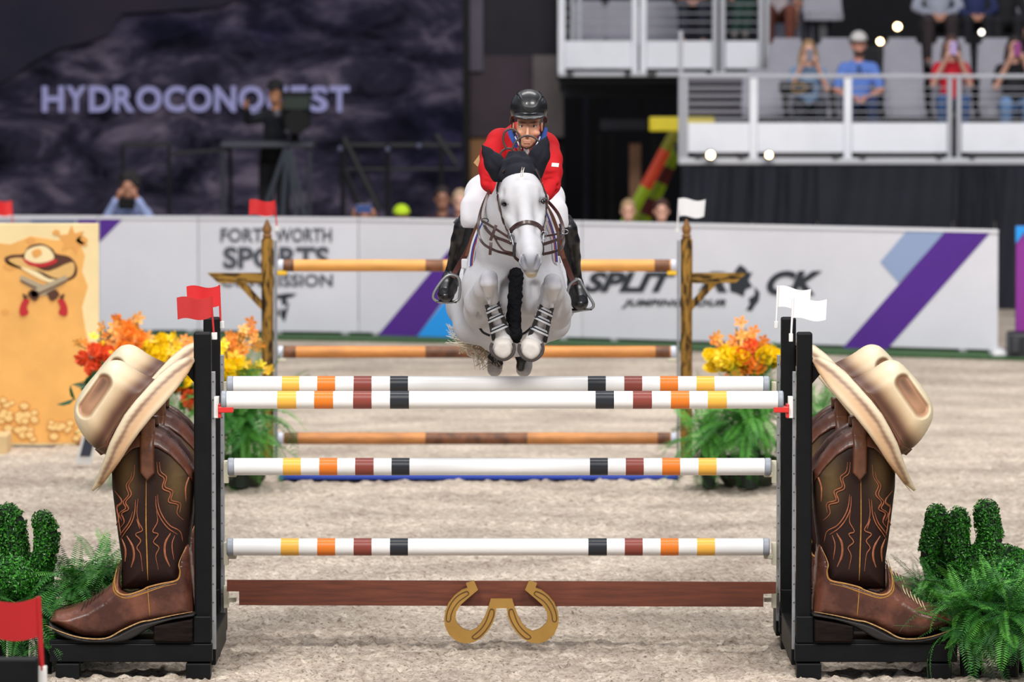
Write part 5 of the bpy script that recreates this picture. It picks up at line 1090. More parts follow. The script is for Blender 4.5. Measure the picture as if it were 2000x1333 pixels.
# loops of rein standing above the bonnet
lg_ = M('rein_grey', (66, 56, 52), .5)
for pts in ([(990, 292, .72), (983, 276, .72), (986, 258, .72), (1000, 252, .72), (1013, 262, .72), (1016, 280, .72), (1015, 294, .72)], [(1000, 292, .70), (1008, 276, .70), (1024, 266, .70), (1040, 267, .70), (1054, 277, .70)], [(977, 306, .74), (980, 296, .74), (992, 290, .74), (1004, 294, .74)]):
    MB().tube([H_(*p) for p in spline(pts, 5)], .0062, 8).build('rein_loop', lg_, bridle, True)
# breastplate, saddle, pad, girth
saddle = thing('saddle', 'brown leather jumping saddle with a white piped pad on the grey horse', 'saddle', H_(1005, 470, 1.6))
Sd = SDF((-.30, 34.1, 2.2), (.34, 35.3, W(1000, 360, 34.3).z), .011); Sd.k = .03
Sd.ell(H_(1003, 440, 1.75), (.19, .36, .10)); Sd.chain([H_(1003, 408, 1.45, 18), H_(1003, 400, 1.35, 14)]); Sd.ell(H_(1003, 415, 2.12), (.17, .09, .10))
for s in (-1, 1): Sd.chain([H_(1003 + s * 35, 440, 1.55, 22), H_(1003 + s * 66, 480, 1.5, 20), H_(1003 + s * 78, 520, 1.45, 18)], flat=((1, 0, 0), .5))
link('seat', Sd.mesh('seat'), lea2, saddle)
strap('flap_edge', [(972, 384, .72), (958, 402, .86), (941, 426, .98), (929, 450, 1.05), (920, 475, 1.08), (912, 500, 1.1)], 10, lea2, saddle, False, .6)
strap('flap_edge', [(1067, 403, .82), (1079, 425, .94), (1089, 455, 1.02), (1096, 485, 1.08), (1101, 505, 1.1)], 9, lea2, saddle, False, .6)
padm = M('pad_white', (226, 226, 232), .8, bump=(80, .2, .003)); 
for off, w, mt, nm in ((0, 12, padm, 'pad_edge'), (-1, 3, M('piping_blue', (44, 58, 150), .6), 'blue_piping'), (2, 2, M('piping_red', (150, 40, 56), .6), 'red_piping')):
    dd = -.012 - .09 if off else -.09
    strap(nm, [(968 + off, 398, .80 + dd), (952 + off, 418, .92 + dd), (938 + off, 446, 1.0 + dd), (926 + off, 478, 1.02 + dd), (921 + off, 505, 1.04 + dd), (920 + off, 520, 1.05 + dd)], w, mt, saddle, False, .5)
    strap(nm, [(1064 - off, 410, .86 + dd), (1074 - off, 436, .94 + dd), (1083 - off, 466, 1.0 + dd), (1086 - off, 495, 1.02 + dd), (1087 - off, 512, 1.04 + dd)], w, mt, saddle, False, .5)
strap('girth', [(920, 506, 1.12), (918, 530, 1.1), (917, 552, 1.08), (919, 572, 1.08)], 10, M('girth_navy', (34, 42, 54), .6), saddle, False, .6); strap('girth', [(1088, 500, 1.12), (1092, 525, 1.1), (1094, 548, 1.08)], 9, M('girth_navy', (34, 42, 54), .6), saddle, False, .6)
for x, y in ((909, 520), (1094, 528)): MB().pbox(x - 8, x + 6, y - 14, y + 6, 34.08, .03, .008).build('billet_guard', M('billet_white', (212, 214, 220), .5), saddle)
# black fleece hanging between the forelegs
Fz = SDF((-.06, 33.6, 1.70), (.09, 34.3, W(1000, 500, 33.8).z), .006); Fz.k = .02
Fz.chain(HC([(1004, 512, .86, 11), (1008, 540, .80, 13), (1006, 580, .76, 13), (1003, 620, .72, 13.5), (1007, 650, .70, 12), (1009, 662, .72, 9)])); me = Fz.mesh('girth_fleece'); v = verts_np(me)
for i, p in enumerate(me.vertices): p.co += Vector((noise.noise(p.co * 60), noise.noise(p.co * 60 + Vector((5, 0, 0))), noise.noise(p.co * 60 + Vector((0, 7, 0))))) * .009
breast = thing('breastplate', 'black fleece covered breastplate strap between the forelegs of the horse', 'breastplate', H_(1005, 665, .9))
link('fleece', me, M('fleece_black', (12, 13, 18), .95, nz=(70, .4), spec=.2), breast)
strap('belly_strap', [(937, 641, .95), (944, 650, .93), (957, 656, .9)], 5, blk2, breast); strap('belly_strap', [(1014, 656, .8), (1026, 650, .85), (1038, 640, .9)], 5, blk2, breast)
MB().ball(H_(1003, 508, .80), .016, 10, 8).build('buckle', M('buckle_dark', (60, 44, 36), .4), breast, True)
# tendon boots: shells with twin grey straps
def tendon(label, P, s):
    t = thing('tendon_boot', label, 'tendon boot', H_(P[-1][0], P[-1][1], .65), 'black tendon boots with grey straps'); C = [np.array(p, float) for p in P]
    a, b = C[0][:2], C[-1][:2]; ax = (b - a) / np.hypot(*(b - a)); nx = np.array([-ax[1], ax[0]])
    for sd_ in (-1, 1):
        w = [13, 14, 15.5, 18, 19.5]; pts = []
        for i, u in enumerate((0, .25, .5, .8, 1.05)): c = a + (b - a) * u + nx * sd_ * w[i] * .82; pts.append((c[0], c[1], .565 + .2 * u * .62))
        strap('shell', pts, 8.5, blk2, t, False, .9)
    for u in (.14, .42, .76):
        for o in (-3.2, 3.2):
            c = a + (b - a) * u + ax * o; w = 13.5 + 4.5 * u; tl = -2.5 * s
            pts = [(c[0] + nx[0] * k * w, c[1] + nx[1] * k * w + tl * k * -1, .535 + .2 * u * .6 + .03 * k * k) for k in (-1, -.5, 0, .5, 1)]
            strap('strap', pts, 4.2, M('strap_grey', (176, 178, 184), .4), t, False, .6, 3)
        c = a + (b - a) * u; w = 13.5 + 4.5 * u; pts = [(c[0] + nx[0] * k * w, c[1] + nx[1] * k * w - tl * k, .542 + .2 * u * .6 + .03 * k * k) for k in (-1, 0, 1)]; strap('strap_core', pts, 9, blk2, t, False, .3, 3)
        e = pts[0] if s > 0 else pts[-1]; MB().ball(H_(e[0], e[1], e[2] - .01), .008, 8, 6).build('stud', stl, t, True)
tendon('black tendon boot with grey straps on the foreleg left in the photo', [(961, 594, .55), (979, 656, .7)], 1)
tendon('black tendon boot with grey straps on the foreleg right in the photo', [(1068, 600, .55), (1050, 660, .7)], -1)
def hindboot(label, pts, r):
    t = thing('hind_boot', label, 'horse boot', H_(pts[1][0], pts[1][1] + 10, 2.1), 'black boots on the hind legs'); Q = SDF(tuple(Vector(H_(*pts[1])) - Vector((.12, .15, .12))), tuple(Vector(H_(*pts[1])) + Vector((.12, .15, .12))), .006); Q.k = .008
    Q.chain([H_(*p, r) for p in pts]); link('shell', Q.mesh('shell'), M('hind_boot_black', (24, 23, 25), .3, coat=.4), t)
hindboot('small black boot on the hind leg left in the photo', [(960, 698, 2.06), (967, 706, 2.05), (975, 710, 2.06)], 8); hindboot('small black boot on the hind leg right in the photo', [(1014, 696, 2.06), (1019, 707, 2.04), (1017, 718, 2.04)], 9)
# ------------------------------------------------------------------ the rider
rider = thing('person', 'rider in a red jacket, white breeches and black helmet crouching over the grey horse', 'person', H_(1003, 440, 1.6))
skin = M('skin_tan', (255, 255, 255), .5, nz=(40, .05), attr=True, sss=.08)
hx = lambda p: W(p, 250, 33.95).x; hz = lambda p: W(1000, p, 33.95).z
R_ = SDF((0, 0, 0), (1, 1, 1), .5, ys=steps(33.62, 33.76, 34.06, 35.2, .004, .014), xs=steps(hx(835), hx(994), hx(1068), hx(1170), .0032, .011), zs=steps(hz(620), hz(296), hz(228), hz(168), .0032, .011)); R_.k = .012
hh = .96
R_.ell(H_(1033, 218, hh + .03), (.074, .095, .10)); R_.ell(H_(1031, 248, hh - .01), (.066, .078, .085)); R_.ell(H_(1029, 270, hh - .015), (.052, .064, .045)); R_.ell(H_(1028, 282, hh - .045), (.030, .028, .020), k=.015)
for s in (-1, 1):
    cx = 1031
    R_.ell(H_(cx + s * 15, 260, hh - .055), (.026, .022, .018), k=.015)          # cheekbones
    R_.ell(H_(cx + s * 12, 246.5, hh - .092), (.0175, .014, .0105), k=.006, op='s')    # eye sockets
    R_.cap(H_(cx + s * 4, 242.5, hh - .083), H_(cx + s * 19, 239.5, hh - .068), .008, .007, k=.006)   # brow
    R_.ell(H_(cx - 1 + s * 3.6, 265.5, hh - .093), (.008, .010, .007), k=.004)        # nostril wing
    R_.ell(H_(cx - 1 + s * 29.5 + (2 if s < 0 else -1), 249, hh + .02), (.010, .022, .030), k=.006); R_.ell(H_(cx - 1 + s * 31, 248, hh + .005), (.006, .012, .018), k=.004, op='s')
R_.cap(H_(1031, 245, hh - .082), H_(1030, 264, hh - .104), .007, .0105, k=.008)
R_.cap(H_(1023, 275.5, hh - .079), H_(1036, 275.5, hh - .079), .0045, .0045, k=.005); R_.cap(H_(1024, 279, hh - .076), H_(1035, 279, hh - .076), .0055, .005, k=.005)
R_.cap(H_(1021, 277.3, hh - .088), H_(1038, 277.3, hh - .088), .003, .003, k=.002, op='s')
R_.cap(H_(1030, 270, hh + .03), H_(1022, 300, hh + .16), .052, .058, k=.02)                     # neck
R_.k = .04
R_.chain([H_(1020, 300, 1.18, 40), H_(1014, 330, 1.35, 44), H_(1006, 375, 1.65, 44)]); R_.cap(H_(985, 272, 1.16), H_(1060, 278, 1.16), .045, .045)
for s, sh, el, ha in ((-1, (973, 274, 1.12), (958, 344, 1.02), (988, 371, .90)), (1, (1070, 286, 1.12), (1076, 352, 1.0), (1046, 379, .90))):
    R_.cap(H_(*sh), H_(*el), .036, .032, k=.015); R_.cap(H_(*el), H_(*ha), .028, .022, k=.012)
    R_.ell(H_(ha[0] + -s * 4, ha[1], ha[2] - .03), (.03, .042, .036), k=.01)
    for f in range(4): z = ha[1] - 6 + f * 4.6; R_.chain([H_(ha[0] - s * 2, z, ha[2] - .06, 2.8), H_(ha[0] - s * 9, z + 1, ha[2] - .085, 2.6), H_(ha[0] - s * 15, z + 2, ha[2] - .06, 2.4)], k=.004)
    R_.chain([H_(ha[0] - s * 2, ha[1] - 8, ha[2] - .03, 3.2), H_(ha[0] - s * 8, ha[1] - 12, ha[2] - .06, 2.8)], k=.005)
LB = {-1: [(909, 440, 1.30, 11), (901, 470, 1.32, 11), (893, 500, 1.36, 10), (884, 530, 1.40, 9), (880, 545, 1.40, 9), (873, 570, 1.22, 9)], 1: [(1106, 442, 1.30, 11), (1112, 472, 1.32, 11), (1116, 504, 1.36, 10), (1121, 536, 1.40, 9), (1124, 556, 1.40, 9), (1131, 586, 1.22, 9)]}
TH = {-1: [(972, 362, 1.60, 24), (942, 385, 1.44, 20), (925, 412, 1.28, 15), (921, 436, 1.30, 11)], 1: [(1040, 366, 1.60, 24), (1071, 392, 1.42, 20), (1084, 416, 1.28, 14), (1092, 438, 1.30, 10)]}
for s in (-1, 1): R_.chain(HC(TH[s] + LB[s]), k=.012)
def rcol(V):
    n = len(V); C = np.tile(L3((206, 150, 120)), (n, 1))
    def bl(C, p, r, c, a): d = ((V - np.array(p)) ** 2 / np.array(r) ** 2).sum(1); return mixc(C, np.tile(L3(c), (n, 1)), a * np.exp(-d * d))
    C = bl(C, H_(1029, 277, .87), (.026, .03, .008), (176, 106, 96), .8); C = bl(C, H_(1029, 280, .88), (.05, .06, .035), (178, 128, 102), .5)
    for s in (-1, 1): C = bl(C, H_(1031 + s * 12, 240.5, .87), (.022, .03, .005), (84, 60, 46), .8); C = bl(C, H_(1031 + s * 14, 262, .9), (.02, .04, .02), (212, 140, 112), .6)
    return C
bm_ = R_.mesh('body', rcol); link('body', bm_, skin, rider)
for s in (-1, 1):
    MB().ball(H_(1031 + s * 12, 246.5, hh - .068), .0125, 12, 8).build('eye', M('eye_white', (216, 210, 204), .2), rider, True); MB().ball(H_(1031 + s * 12, 246.8, hh - .0765), .0062, 10, 6).build('iris', M('iris_brown', (40, 28, 22), .1), rider, True)
    MB().tube([H_(1031 + s * 18, 246, hh - .071), H_(1031 + s * 12, 244.4, hh - .082), H_(1031 + s * 6, 246, hh - .075)], .0022, 5).build('eyelid', M('lid_skin', (150, 104, 82), .6), rider, True)
# helmet
Hm = SDF((hx(980), 33.7, hz(252)), (hx(1085), 34.2, hz(165)), .0055); Hm.k = .012
Hm.ell(H_(1033, 212, hh + .03), (.108, .132, .112)); Hm.cut(H_(1033, 229, hh + .03), (0, -.10, -1)); Hm.cut(H_(1033, 229, hh + .05), (0, .6, -1.0)) if 0 else None
Hm.ell(H_(1034, 226.5, hh - .085), (.093, .075, .014), k=.012, rot=Matrix.Rotation(.22, 3, 'X')); Hm.cap(H_(1000, 226, hh + .05), H_(1000, 236, hh + .08), .012, .016); Hm.cap(H_(1066, 226, hh + .05), H_(1066, 236, hh + .08), .012, .016)
Hm.ell(H_(1032, 236, hh + .03), (.082, .125, .07), k=.004, op='s')
hme = Hm.mesh('helmet'); hel = link('helmet', hme, M('helmet_black', (15, 16, 20), .40, nz=(30, .1), coat=.35), rider)
hb = BVHTree.FromPolygons([tuple(v.co) for v in hme.vertices], [tuple(p.vertices) for p in hme.polygons])
def on_h(px, py, off=.001):
    h = hb.ray_cast(CAMP, (W(px, py, 33) - CAMP).normalized()); return (h[0] + h[1] * off) if h[0] is not None else Vector(H_(px, py, hh - .1))
def hp(pts, n=4): return [on_h(*p) for p in spline(pts, n)]
MB().tube(hp([(1012, 178), (1010, 184), (1016, 200), (1024, 215), (1030, 219), (1043, 219), (1050, 213), (1059, 196), (1061, 188), (1052, 178)]), .0032, 6).build('ridge', M('helmet_trim', (16, 17, 20), .35), hel, True)
out = [(1016, 180), (1015, 185), (1022, 200), (1027, 209), (1045, 209), (1053, 196), (1056, 189), (1048, 179), (1032, 176.5)]
P = [on_h(1034, 194, .003)] + [on_h(*p, .0025) for p in spline(out, 3, True)]; n = len(P) - 1
MB().add(P, [(0, i, i % n + 1) for i in range(1, n + 1)]).build('front_panel', M('helmet_panel', (14, 15, 20), .45, bump=(150, .4, .002)), hel, True)
MB().tube([H_(1000, 232, hh), H_(1000, 250, hh + .01), H_(1006, 268, hh), H_(1016, 284, hh - .03), H_(1028, 291, hh - .05), H_(1044, 284, hh - .03), H_(1057, 266, hh), H_(1062, 250, hh + .01), H_(1064, 232, hh)], .004, 6).build('chin_strap', blk2, hel, True)
# jacket
redm = M('jacket_red', (184, 22, 30), .8, nz=(6, .08), bump=(14, .25, .02), spec=.25)
J = SDF((hx(915), 33.72, hz(402)), (hx(1110), 35.0, hz(222)), .0075); J.k = .035
J.chain([H_(1022, 266, 1.22, 30), H_(1020, 300, 1.18, 52), H_(1014, 330, 1.38, 54), H_(1006, 365, 1.62, 56)], flat=((1, 0, 0), 1.0)); J.cap(H_(980, 278, 1.15), H_(1063, 283, 1.15), .080, .078); J.cap(H_(1008, 262, 1.20), H_(1046, 266, 1.20), .055, .055)
J.chain(HC([(975, 278, 1.12, 25), (964, 302, 1.08, 25), (957, 330, 1.02, 21), (959, 356, .98, 18.5), (972, 368, .94, 15), (985, 372, .91, 11)]), k=.03); J.chain(HC([(1070, 290, 1.12, 23), (1075, 312, 1.06, 22), (1077, 336, 1.0, 20), (1075, 362, .96, 18), (1066, 377, .93, 14), (1052, 380, .91, 11)]), k=.03)
for i, (y, s) in enumerate(((318, -1), (332, -1), (344, -1), (356, -1), (322, 1), (338, 1), (350, 1), (364, 1), (372, 1))):      # creases in the sleeves
    x = 957 if s < 0 else 1077; J.cap(H_(x - 22, y + 5 * s, .94), H_(x + 20, y - 6 * s + (i % 3) * 3, .925), .011, .007, k=.018, op='s')
J.ell(H_(1030, 262, .95), (.082, .24, .15), k=.012, op='s'); J.cap(H_(1024, 285, 1.0), H_(1018, 350, 1.14), .03, .02, k=.01, op='s')
jm = J.mesh('jacket'); jk = link('jacket', jm, redm, rider); jb = BVHTree.FromPolygons([tuple(v.co) for v in jm.vertices], [tuple(p.vertices) for p in jm.polygons])
def on_j(px, py, off=.003):
    h = jb.ray_cast(CAMP, (W(px, py, 33) - CAMP).normalized()); return (h[0] + h[1] * off) if h[0] is not None else None
def patch(name, poly, mat, par, off=.004, g=3):
    "cloth piece laid on the jacket"
    P = np.array(poly, float); lo, hi = P.min(0), P.max(0); xs = np.arange(lo[0], hi[0] + g, g); ys_ = np.arange(lo[1], hi[1] + g, g); X, Y = np.meshgrid(xs, ys_); sd, bx, by = sdist(poly, X, Y); X = np.where(sd > 0, bx, X); Y = np.where(sd > 0, by, Y)
    V = {}; mb = MB(); c = (sd[:-1, :-1] < 0) | (sd[1:, :-1] < 0) | (sd[:-1, 1:] < 0) | (sd[1:, 1:] < 0)
    for i, j in zip(*np.nonzero(c)):
        q = [on_j(X[a, b], Y[a, b], off) for a, b in ((i, j), (i, j + 1), (i + 1, j + 1), (i + 1, j))]
        if all(z is not None for z in q) and max(z.y for z in q) - min(z.y for z in q) < .15: mb.add(q, [(3, 2, 1, 0)])
    if mb.v: mb.build(name, mat, par, True)
patch('arm_badge', [(1078, 319), (1091, 320), (1090, 327), (1077, 326)], M('badge_white', (222, 222, 226), .6), jk)
vest = M('vest_red', (150, 24, 36), .8); blue = M('collar_blue', (30, 70, 150), .7)
Vs = SDF((hx(985), 33.72, hz(345)), (hx(1080), 34.35, hz(255)), .005); Vs.k = .012
Vs.chain([H_(1024, 290, 1.14, 22), H_(1018, 325, 1.2, 26)]); link('vest', Vs.mesh('vest'), vest, rider)
for s, pts in ((-1, [(999, 252, 1.0), (1000, 262, .98), (1006, 274, .96), (1012, 286, .97)]), (1, [(1062, 250, 1.0), (1061, 262, .98), (1056, 274, .96), (1048, 286, .97)])):
    MB().tube([H_(*p) for p in spline(pts, 4)], .022, 8, flat=(.35, 1)).build('collar', blue, rider, True); MB().tube([H_(p[0] - s * 6, p[1] + 5, p[2] - .03) for p in pts[1:]], .004, 6).build('collar_piping', WPL, rider, True)
    MB().tube([H_(p[0] - s * 10, p[1] + 12, p[2] - .0) for p in pts[1:]] + [H_(1026 + s * 6, 318, 1.05)], .018, 8, flat=(.4, 1)).build('lapel', vest, rider, True)
MB().tube([H_(1026, 288, .99), H_(1026, 296, .98), H_(1024, 306, 1.02)], [.02, .024, .016], 8).build('stock_tie', M('tie_white', (226, 226, 230), .7), rider, True)
MB().prism([H_(941, 296, 1.5), H_(925, 318, 1.5), H_(933, 326, 1.5), H_(948, 308, 1.5)], (0, .02, 0)).build('coat_tail', M('tail_tan', (176, 142, 98), .8, nz=(30, .2)), jk)
# breeches
wb = M('breeches_white', (228, 228, 234), .8, nz=(6, .03), bump=(12, .15, .02), spec=.2)
T = SDF((hx(885), 34.0, hz(452)), (hx(1120), 35.1, hz(330)), .008); T.k = .04
T.cap(H_(975, 372, 1.62), H_(1040, 374, 1.62), .10, .10)
T.chain(HC([(972, 358, 1.58, 38), (946, 380, 1.42, 36), (929, 406, 1.26, 27), (925, 424, 1.24, 22), (913, 446, 1.29, 15)])); T.chain(HC([(1040, 362, 1.58, 38), (1068, 388, 1.40, 33), (1082, 414, 1.26, 24), (1086, 432, 1.25, 20), (1100, 450, 1.29, 14)]))
link('breeches', T.mesh('breeches'), wb, rider)
# riding boots
rb_ = M('riding_boot', (14, 14, 17), .36, nz=(20, .2), bump=(20, .2, .006), coat=.2); sb = M('boot_suede', (20, 22, 24), .7, nz=(50, .3))
def riding(ch, foot, toe, heel):
    K = SDF((hx(840), 34.0, hz(622)), (hx(1170), 34.65, hz(408)), .0065); K.k = .012
    K.chain(HC(ch)); K.chain(HC(foot)); K.ell(H_(*toe), (.046, .06, .036)); K.cap(H_(*heel), H_(heel[0], heel[1] + 8, heel[2] + .04), .035, .035); link('riding_boot', K.mesh('riding_boot'), rb_, rider)
riding([(912, 430, 1.32, 17), (907, 445, 1.30, 20), (901, 470, 1.32, 20), (893, 500, 1.36, 17), (884, 530, 1.40, 13.5), (880, 545, 1.40, 15)], [(880, 543, 1.40, 16), (875, 562, 1.30, 18), (871, 575, 1.20, 16)], (871, 578, 1.19), (884, 548, 1.46))
riding([(1104, 432, 1.32, 15), (1108, 448, 1.30, 19), (1112, 472, 1.32, 20), (1116, 504, 1.36, 18), (1121, 536, 1.40, 14), (1124, 556, 1.40, 15)], [(1124, 556, 1.40, 16), (1128, 574, 1.30, 18), (1132, 590, 1.20, 17)], (1132, 593, 1.19), (1122, 560, 1.46))
for a, b in (((893, 428), (886, 436)), ((1119, 452), (1121, 460))): MB().tube([H_(a[0], a[1], 1.27), H_(b[0], b[1], 1.27)], .005, 6).build('boot_tab', stl, rider, True)
# stirrups hang from their leathers: their own things
for s, lb in ((-1, 'left'), (1, 'right')):
    t = thing('stirrup', 'grey metal stirrup on its brown leather at the %s of the photo' % lb, 'stirrup', H_(873, 592, 1.2) if s < 0 else H_(1135, 606, 1.2), 'grey stirrups')
    lp = [(872, 540), (887, 538), (897, 547), (898, 575), (892, 588), (872, 591), (854, 589), (846, 579), (855, 560)] if s < 0 else [(1114, 556), (1130, 546), (1138, 558), (1148, 575), (1159, 594), (1155, 603), (1135, 606), (1116, 609), (1109, 600), (1108, 575)]
    MB().tube([H_(x, y, 1.19) for x, y in spline(lp, 4, True)], .0085, 8, closed=True).build('iron', M('stirrup_grey', (150, 152, 154), .35, metal=.5), t, True)
    bp_ = [(852, 589, 1.20), (892, 590, 1.20)] if s < 0 else [(1110, 606, 1.20), (1156, 604, 1.20)]; MB().tube([H_(*bp_[0]), H_(*bp_[1])], .02, 8, flat=(.4, 1)).build('tread', blk2, t, True)
    strap('stirrup_leather', [(925, 466, 1.10), (908, 500, 1.16), (893, 525, 1.2), (884, 543, 1.19)] if s < 0 else [(1094, 486, 1.12), (1103, 510, 1.18), (1113, 535, 1.2), (1122, 557, 1.19)], 11, M('leather_wine', (82, 40, 36), .5), t, False, .4)
# ------------------------------------------------------------------ spectators and crew
def person(label, hx_, hy_, Y, pose, arms, cols, sc=1., cat='person', turn=0., lower=True, item=None, hair='short', hat=None, look=0., group=None, tilt=0.):
    c = W(hx_, hy_, Y); skin_c, shirt, pants, hairc = cols; T0 = Matrix.Translation(c) @ Matrix.Rotation(turn, 4, 'Z') @ Matrix.Scale(sc, 4)
    P = lambda *p: tuple(T0 @ Vector(p[:3])) + ((p[3] * sc,) if len(p) > 3 else ())
    base = Vector(P(0, 0, -1.17 if pose == 'sit' else -1.62)); t = thing('person', label, cat, base, group)
    sk = M('skin_%d_%d_%d' % skin_c, skin_c, .55, nz=(20, .05)); sm_ = M('cloth_%d_%d_%d' % shirt, shirt, .85, nz=(7, .12), bump=(14, .3, .02)); pm = M('cloth_%d_%d_%d' % pants, pants, .85, nz=(9, .15), bump=(14, .3, .02)); hmt = M('hair_%d_%d_%d' % hairc, hairc, .7, nz=(30, .25), stretch=(3, 3, .6))
    A = {'phone': [(.22, -.10, -.46), (.07, -.29, -.12)], 'lap': [(.25, -.02, -.50), (.06, -.28, -.60)], 'camera': [(.24, -.14, -.36), (.08, -.24, -.07)], 'rail': [(.28, -.10, -.34), (.12, -.32, -.36)], 'wide': [(.27, -.12, -.30), (.22, -.30, -.14)], 'high': [(.22, -.16, -.20), (.095, -.30, .05)], 'down': [(.24, .0, -.52), (.22, -.12, -.76)]}[arms]
    legs = {'sit': [(.09, .04, -.70), (.13, -.40, -.64), (.13, -.38, -1.08), (.13, -.52, -1.13)], 'stand': [(.09, .0, -.78), (.10, -.02, -1.18), (.11, .02, -1.56), (.11, -.12, -1.59)], 'cross': [(.09, .04, -.70), (.05, -.42, -.60), (-.02, -.50, -1.02), (-.03, -.62, -1.04)]}[pose]
    e = .42 * sc; lo = (c.x - e, c.y - .72 * sc, base.z - .02); hi = (c.x + e, c.y + .5 * sc, c.z + .22 * sc); v = .0115 * sc
    B = SDF(lo, hi, v); B.k = .018 * sc
    B.ell(P(0, .01, .01)[:3], (.077 * sc, .098 * sc, .112 * sc)); B.ell(P(0, -.03, -.07)[:3], (.055 * sc, .06 * sc, .05 * sc)); B.cap(P(0, -.085, .0), P(0, -.105, -.03), .010 * sc, .014 * sc, k=.012)
    for s in (-1, 1):
        B.ell(P(s * .032, -.098, .012)[:3], (.016 * sc, .012 * sc, .010 * sc), op='s', k=.008); B.ell(P(s * .08, .01, -.01)[:3], (.012 * sc, .02 * sc, .03 * sc), k=.008)
    B.cap(P(0, .03, -.08), P(0, .04, -.19), .05 * sc, .055 * sc)
    B.chain([P(0, .03, -.28, .10), P(0, .03, -.50, .10), P(0, .03, -.68, .10)]); B.cap(P(-.14, .03, -.25), P(.14, .03, -.25), .045 * sc, .045 * sc)
    for s in (-1, 1):
        el, ha = [Vector((s * q[0], q[1], q[2])) for q in A]; sh = Vector((s * .165, .03, -.25)); B.cap(P(*sh), P(*el), .043 * sc, .036 * sc); d = (ha - el).normalized(); B.cap(P(*el), P(*ha), .036 * sc, .026 * sc)
        B.ell(P(*(ha + d * .03))[:3], (.032 * sc, .03 * sc, .036 * sc)); u = Vector((-s * .5, -.2, .85)).normalized()
        for f in range(4): q = ha + d * .05 + u * (.027 - .018 * f); B.chain([P(*q, .0095), P(*(q + d * .028), .009), P(*(q + d * .04 + Vector((-s * .025, -.004, .006))), .008)], k=.003)
        q = ha + u * .03; B.cap(P(*q), P(*(q + Vector((-s * .03, -.012, .02)))), .011 * sc, .009 * sc, k=.005)
        if lower:
            g = [Vector((s * q[0] if pose != 'cross' else q[0] + s * .07, q[1], q[2])) for q in legs]; B.cap(P(*g[0]), P(*g[1]), .07 * sc, .05 * sc); B.cap(P(*g[1]), P(*g[2]), .048 * sc, .035 * sc); B.cap(P(*g[2]), P(*g[3]), .033 * sc, .03 * sc)
    link('body', B.mesh('body'), sk, t)
    v = .013 * sc; C = SDF(lo, hi, v); C.k = .035 * sc
    C.chain([P(0, .03, -.29, .135), P(0, .03, -.45, .13), P(0, .03, -.66, .135)], flat=((0, 1, 0), .85)); C.cap(P(-.13, .03, -.26), P(.13, .03, -.26), .068 * sc, .068 * sc)
    for s in (-1, 1):
        el, ha = [Vector((s * q[0], q[1], q[2])) for q in A]; sh = Vector((s * .165, .03, -.26)); 
        if shirt[0] != 200 or True: C.cap(P(*sh), P(*el.lerp(sh, .25 if cat != 'long' else 0)), .062 * sc, .058 * sc)
        if arms in ('rail', 'wide', 'high', 'camera') or hair == 'long_sleeve': C.cap(P(*el), P(*el.lerp(ha, .8)), .052 * sc, .042 * sc)
    C.cap(P(0, .0, -.10), P(0, .02, -.19), .062 * sc, .055 * sc, k=.004, op='s'); link('shirt', C.mesh('shirt'), sm_, t)
    if lower:
        D = SDF(lo, hi, v); D.k = .03 * sc; D.cap(P(-.07, .04, -.68), P(.07, .04, -.68), .12 * sc, .12 * sc)
        for s in (-1, 1):
            g = [Vector((s * q[0] if pose != 'cross' else q[0] + s * .07, q[1], q[2])) for q in legs]; D.cap(P(*g[0]), P(*g[1]), .098 * sc, .078 * sc, k=.015); D.cap(P(*g[1]), P(*g[2].lerp(g[1], .08)), .076 * sc, .058 * sc, k=.015)
            S_ = MB(); S_.tube([P(*(g[2] + Vector((0, .05, -.04)))), P(*(g[3] + Vector((0, .02, 0)))), P(*(g[3] + Vector((0, -.07, 0))))], [.045 * sc, .045 * sc, .03 * sc], 10, flat=(.8, 1)); S_.build('shoe', M('shoe_grey', (120, 116, 118), .6), t, True)
        link('trousers', D.mesh('trousers'), pm, t)
    h = SDF(lo, hi, .011 * sc); h.k = .012 * sc; h.ell(P(0, .025, .035)[:3], (.088 * sc, .105 * sc, .108 * sc))
    if hair == 'long':
        for s in (-1, 1): h.chain([P(s * .075, .03, .0, .036), P(s * .09, .02, -.12, .038), P(s * .09, -.02, -.26, .026)])
        h.chain([P(0, .09, 0, .07), P(0, .1, -.2, .07)])
    if hair == 'curly':
        rr = random.Random(5)
        for _ in range(36): a = rr.uniform(0, 6.28); b = rr.uniform(-.3, 1.4); h.ell(P(.095 * cos(a) * cos(b), .03 + .1 * sin(a) * cos(b), .045 + .1 * sin(b))[:3], (.03 * sc,) * 3)
    h.ell(P(0, -.08, -.05)[:3], (.074 * sc, .085 * sc, .115 * sc), k=.006, op='s'); link('hair', h.mesh('hair'), hmt, t)
    for s in (-1, 1): MB().ball(P(s * .032, -.085, .012)[:3], .012 * sc, 8, 6).build('eye', M('eye_dot', (30, 24, 24), .2), t, True)
    if hat:
        m_ = M('hat_%d_%d_%d' % hat, hat, .8, nz=(12, .08)); q = SDF(lo, hi[:2] + (hi[2] + .05,), .011 * sc); q.k = .008; q.ell(P(0, .015, .06)[:3], (.098 * sc, .115 * sc, .10 * sc)); q.cut(P(0, 0, .05)[:3], (0, 0, -1)); q.ell(P(0, -.11, .055)[:3], (.075 * sc, .075 * sc, .012 * sc)); link('cap', q.mesh('cap'), m_, t)
    return t, P
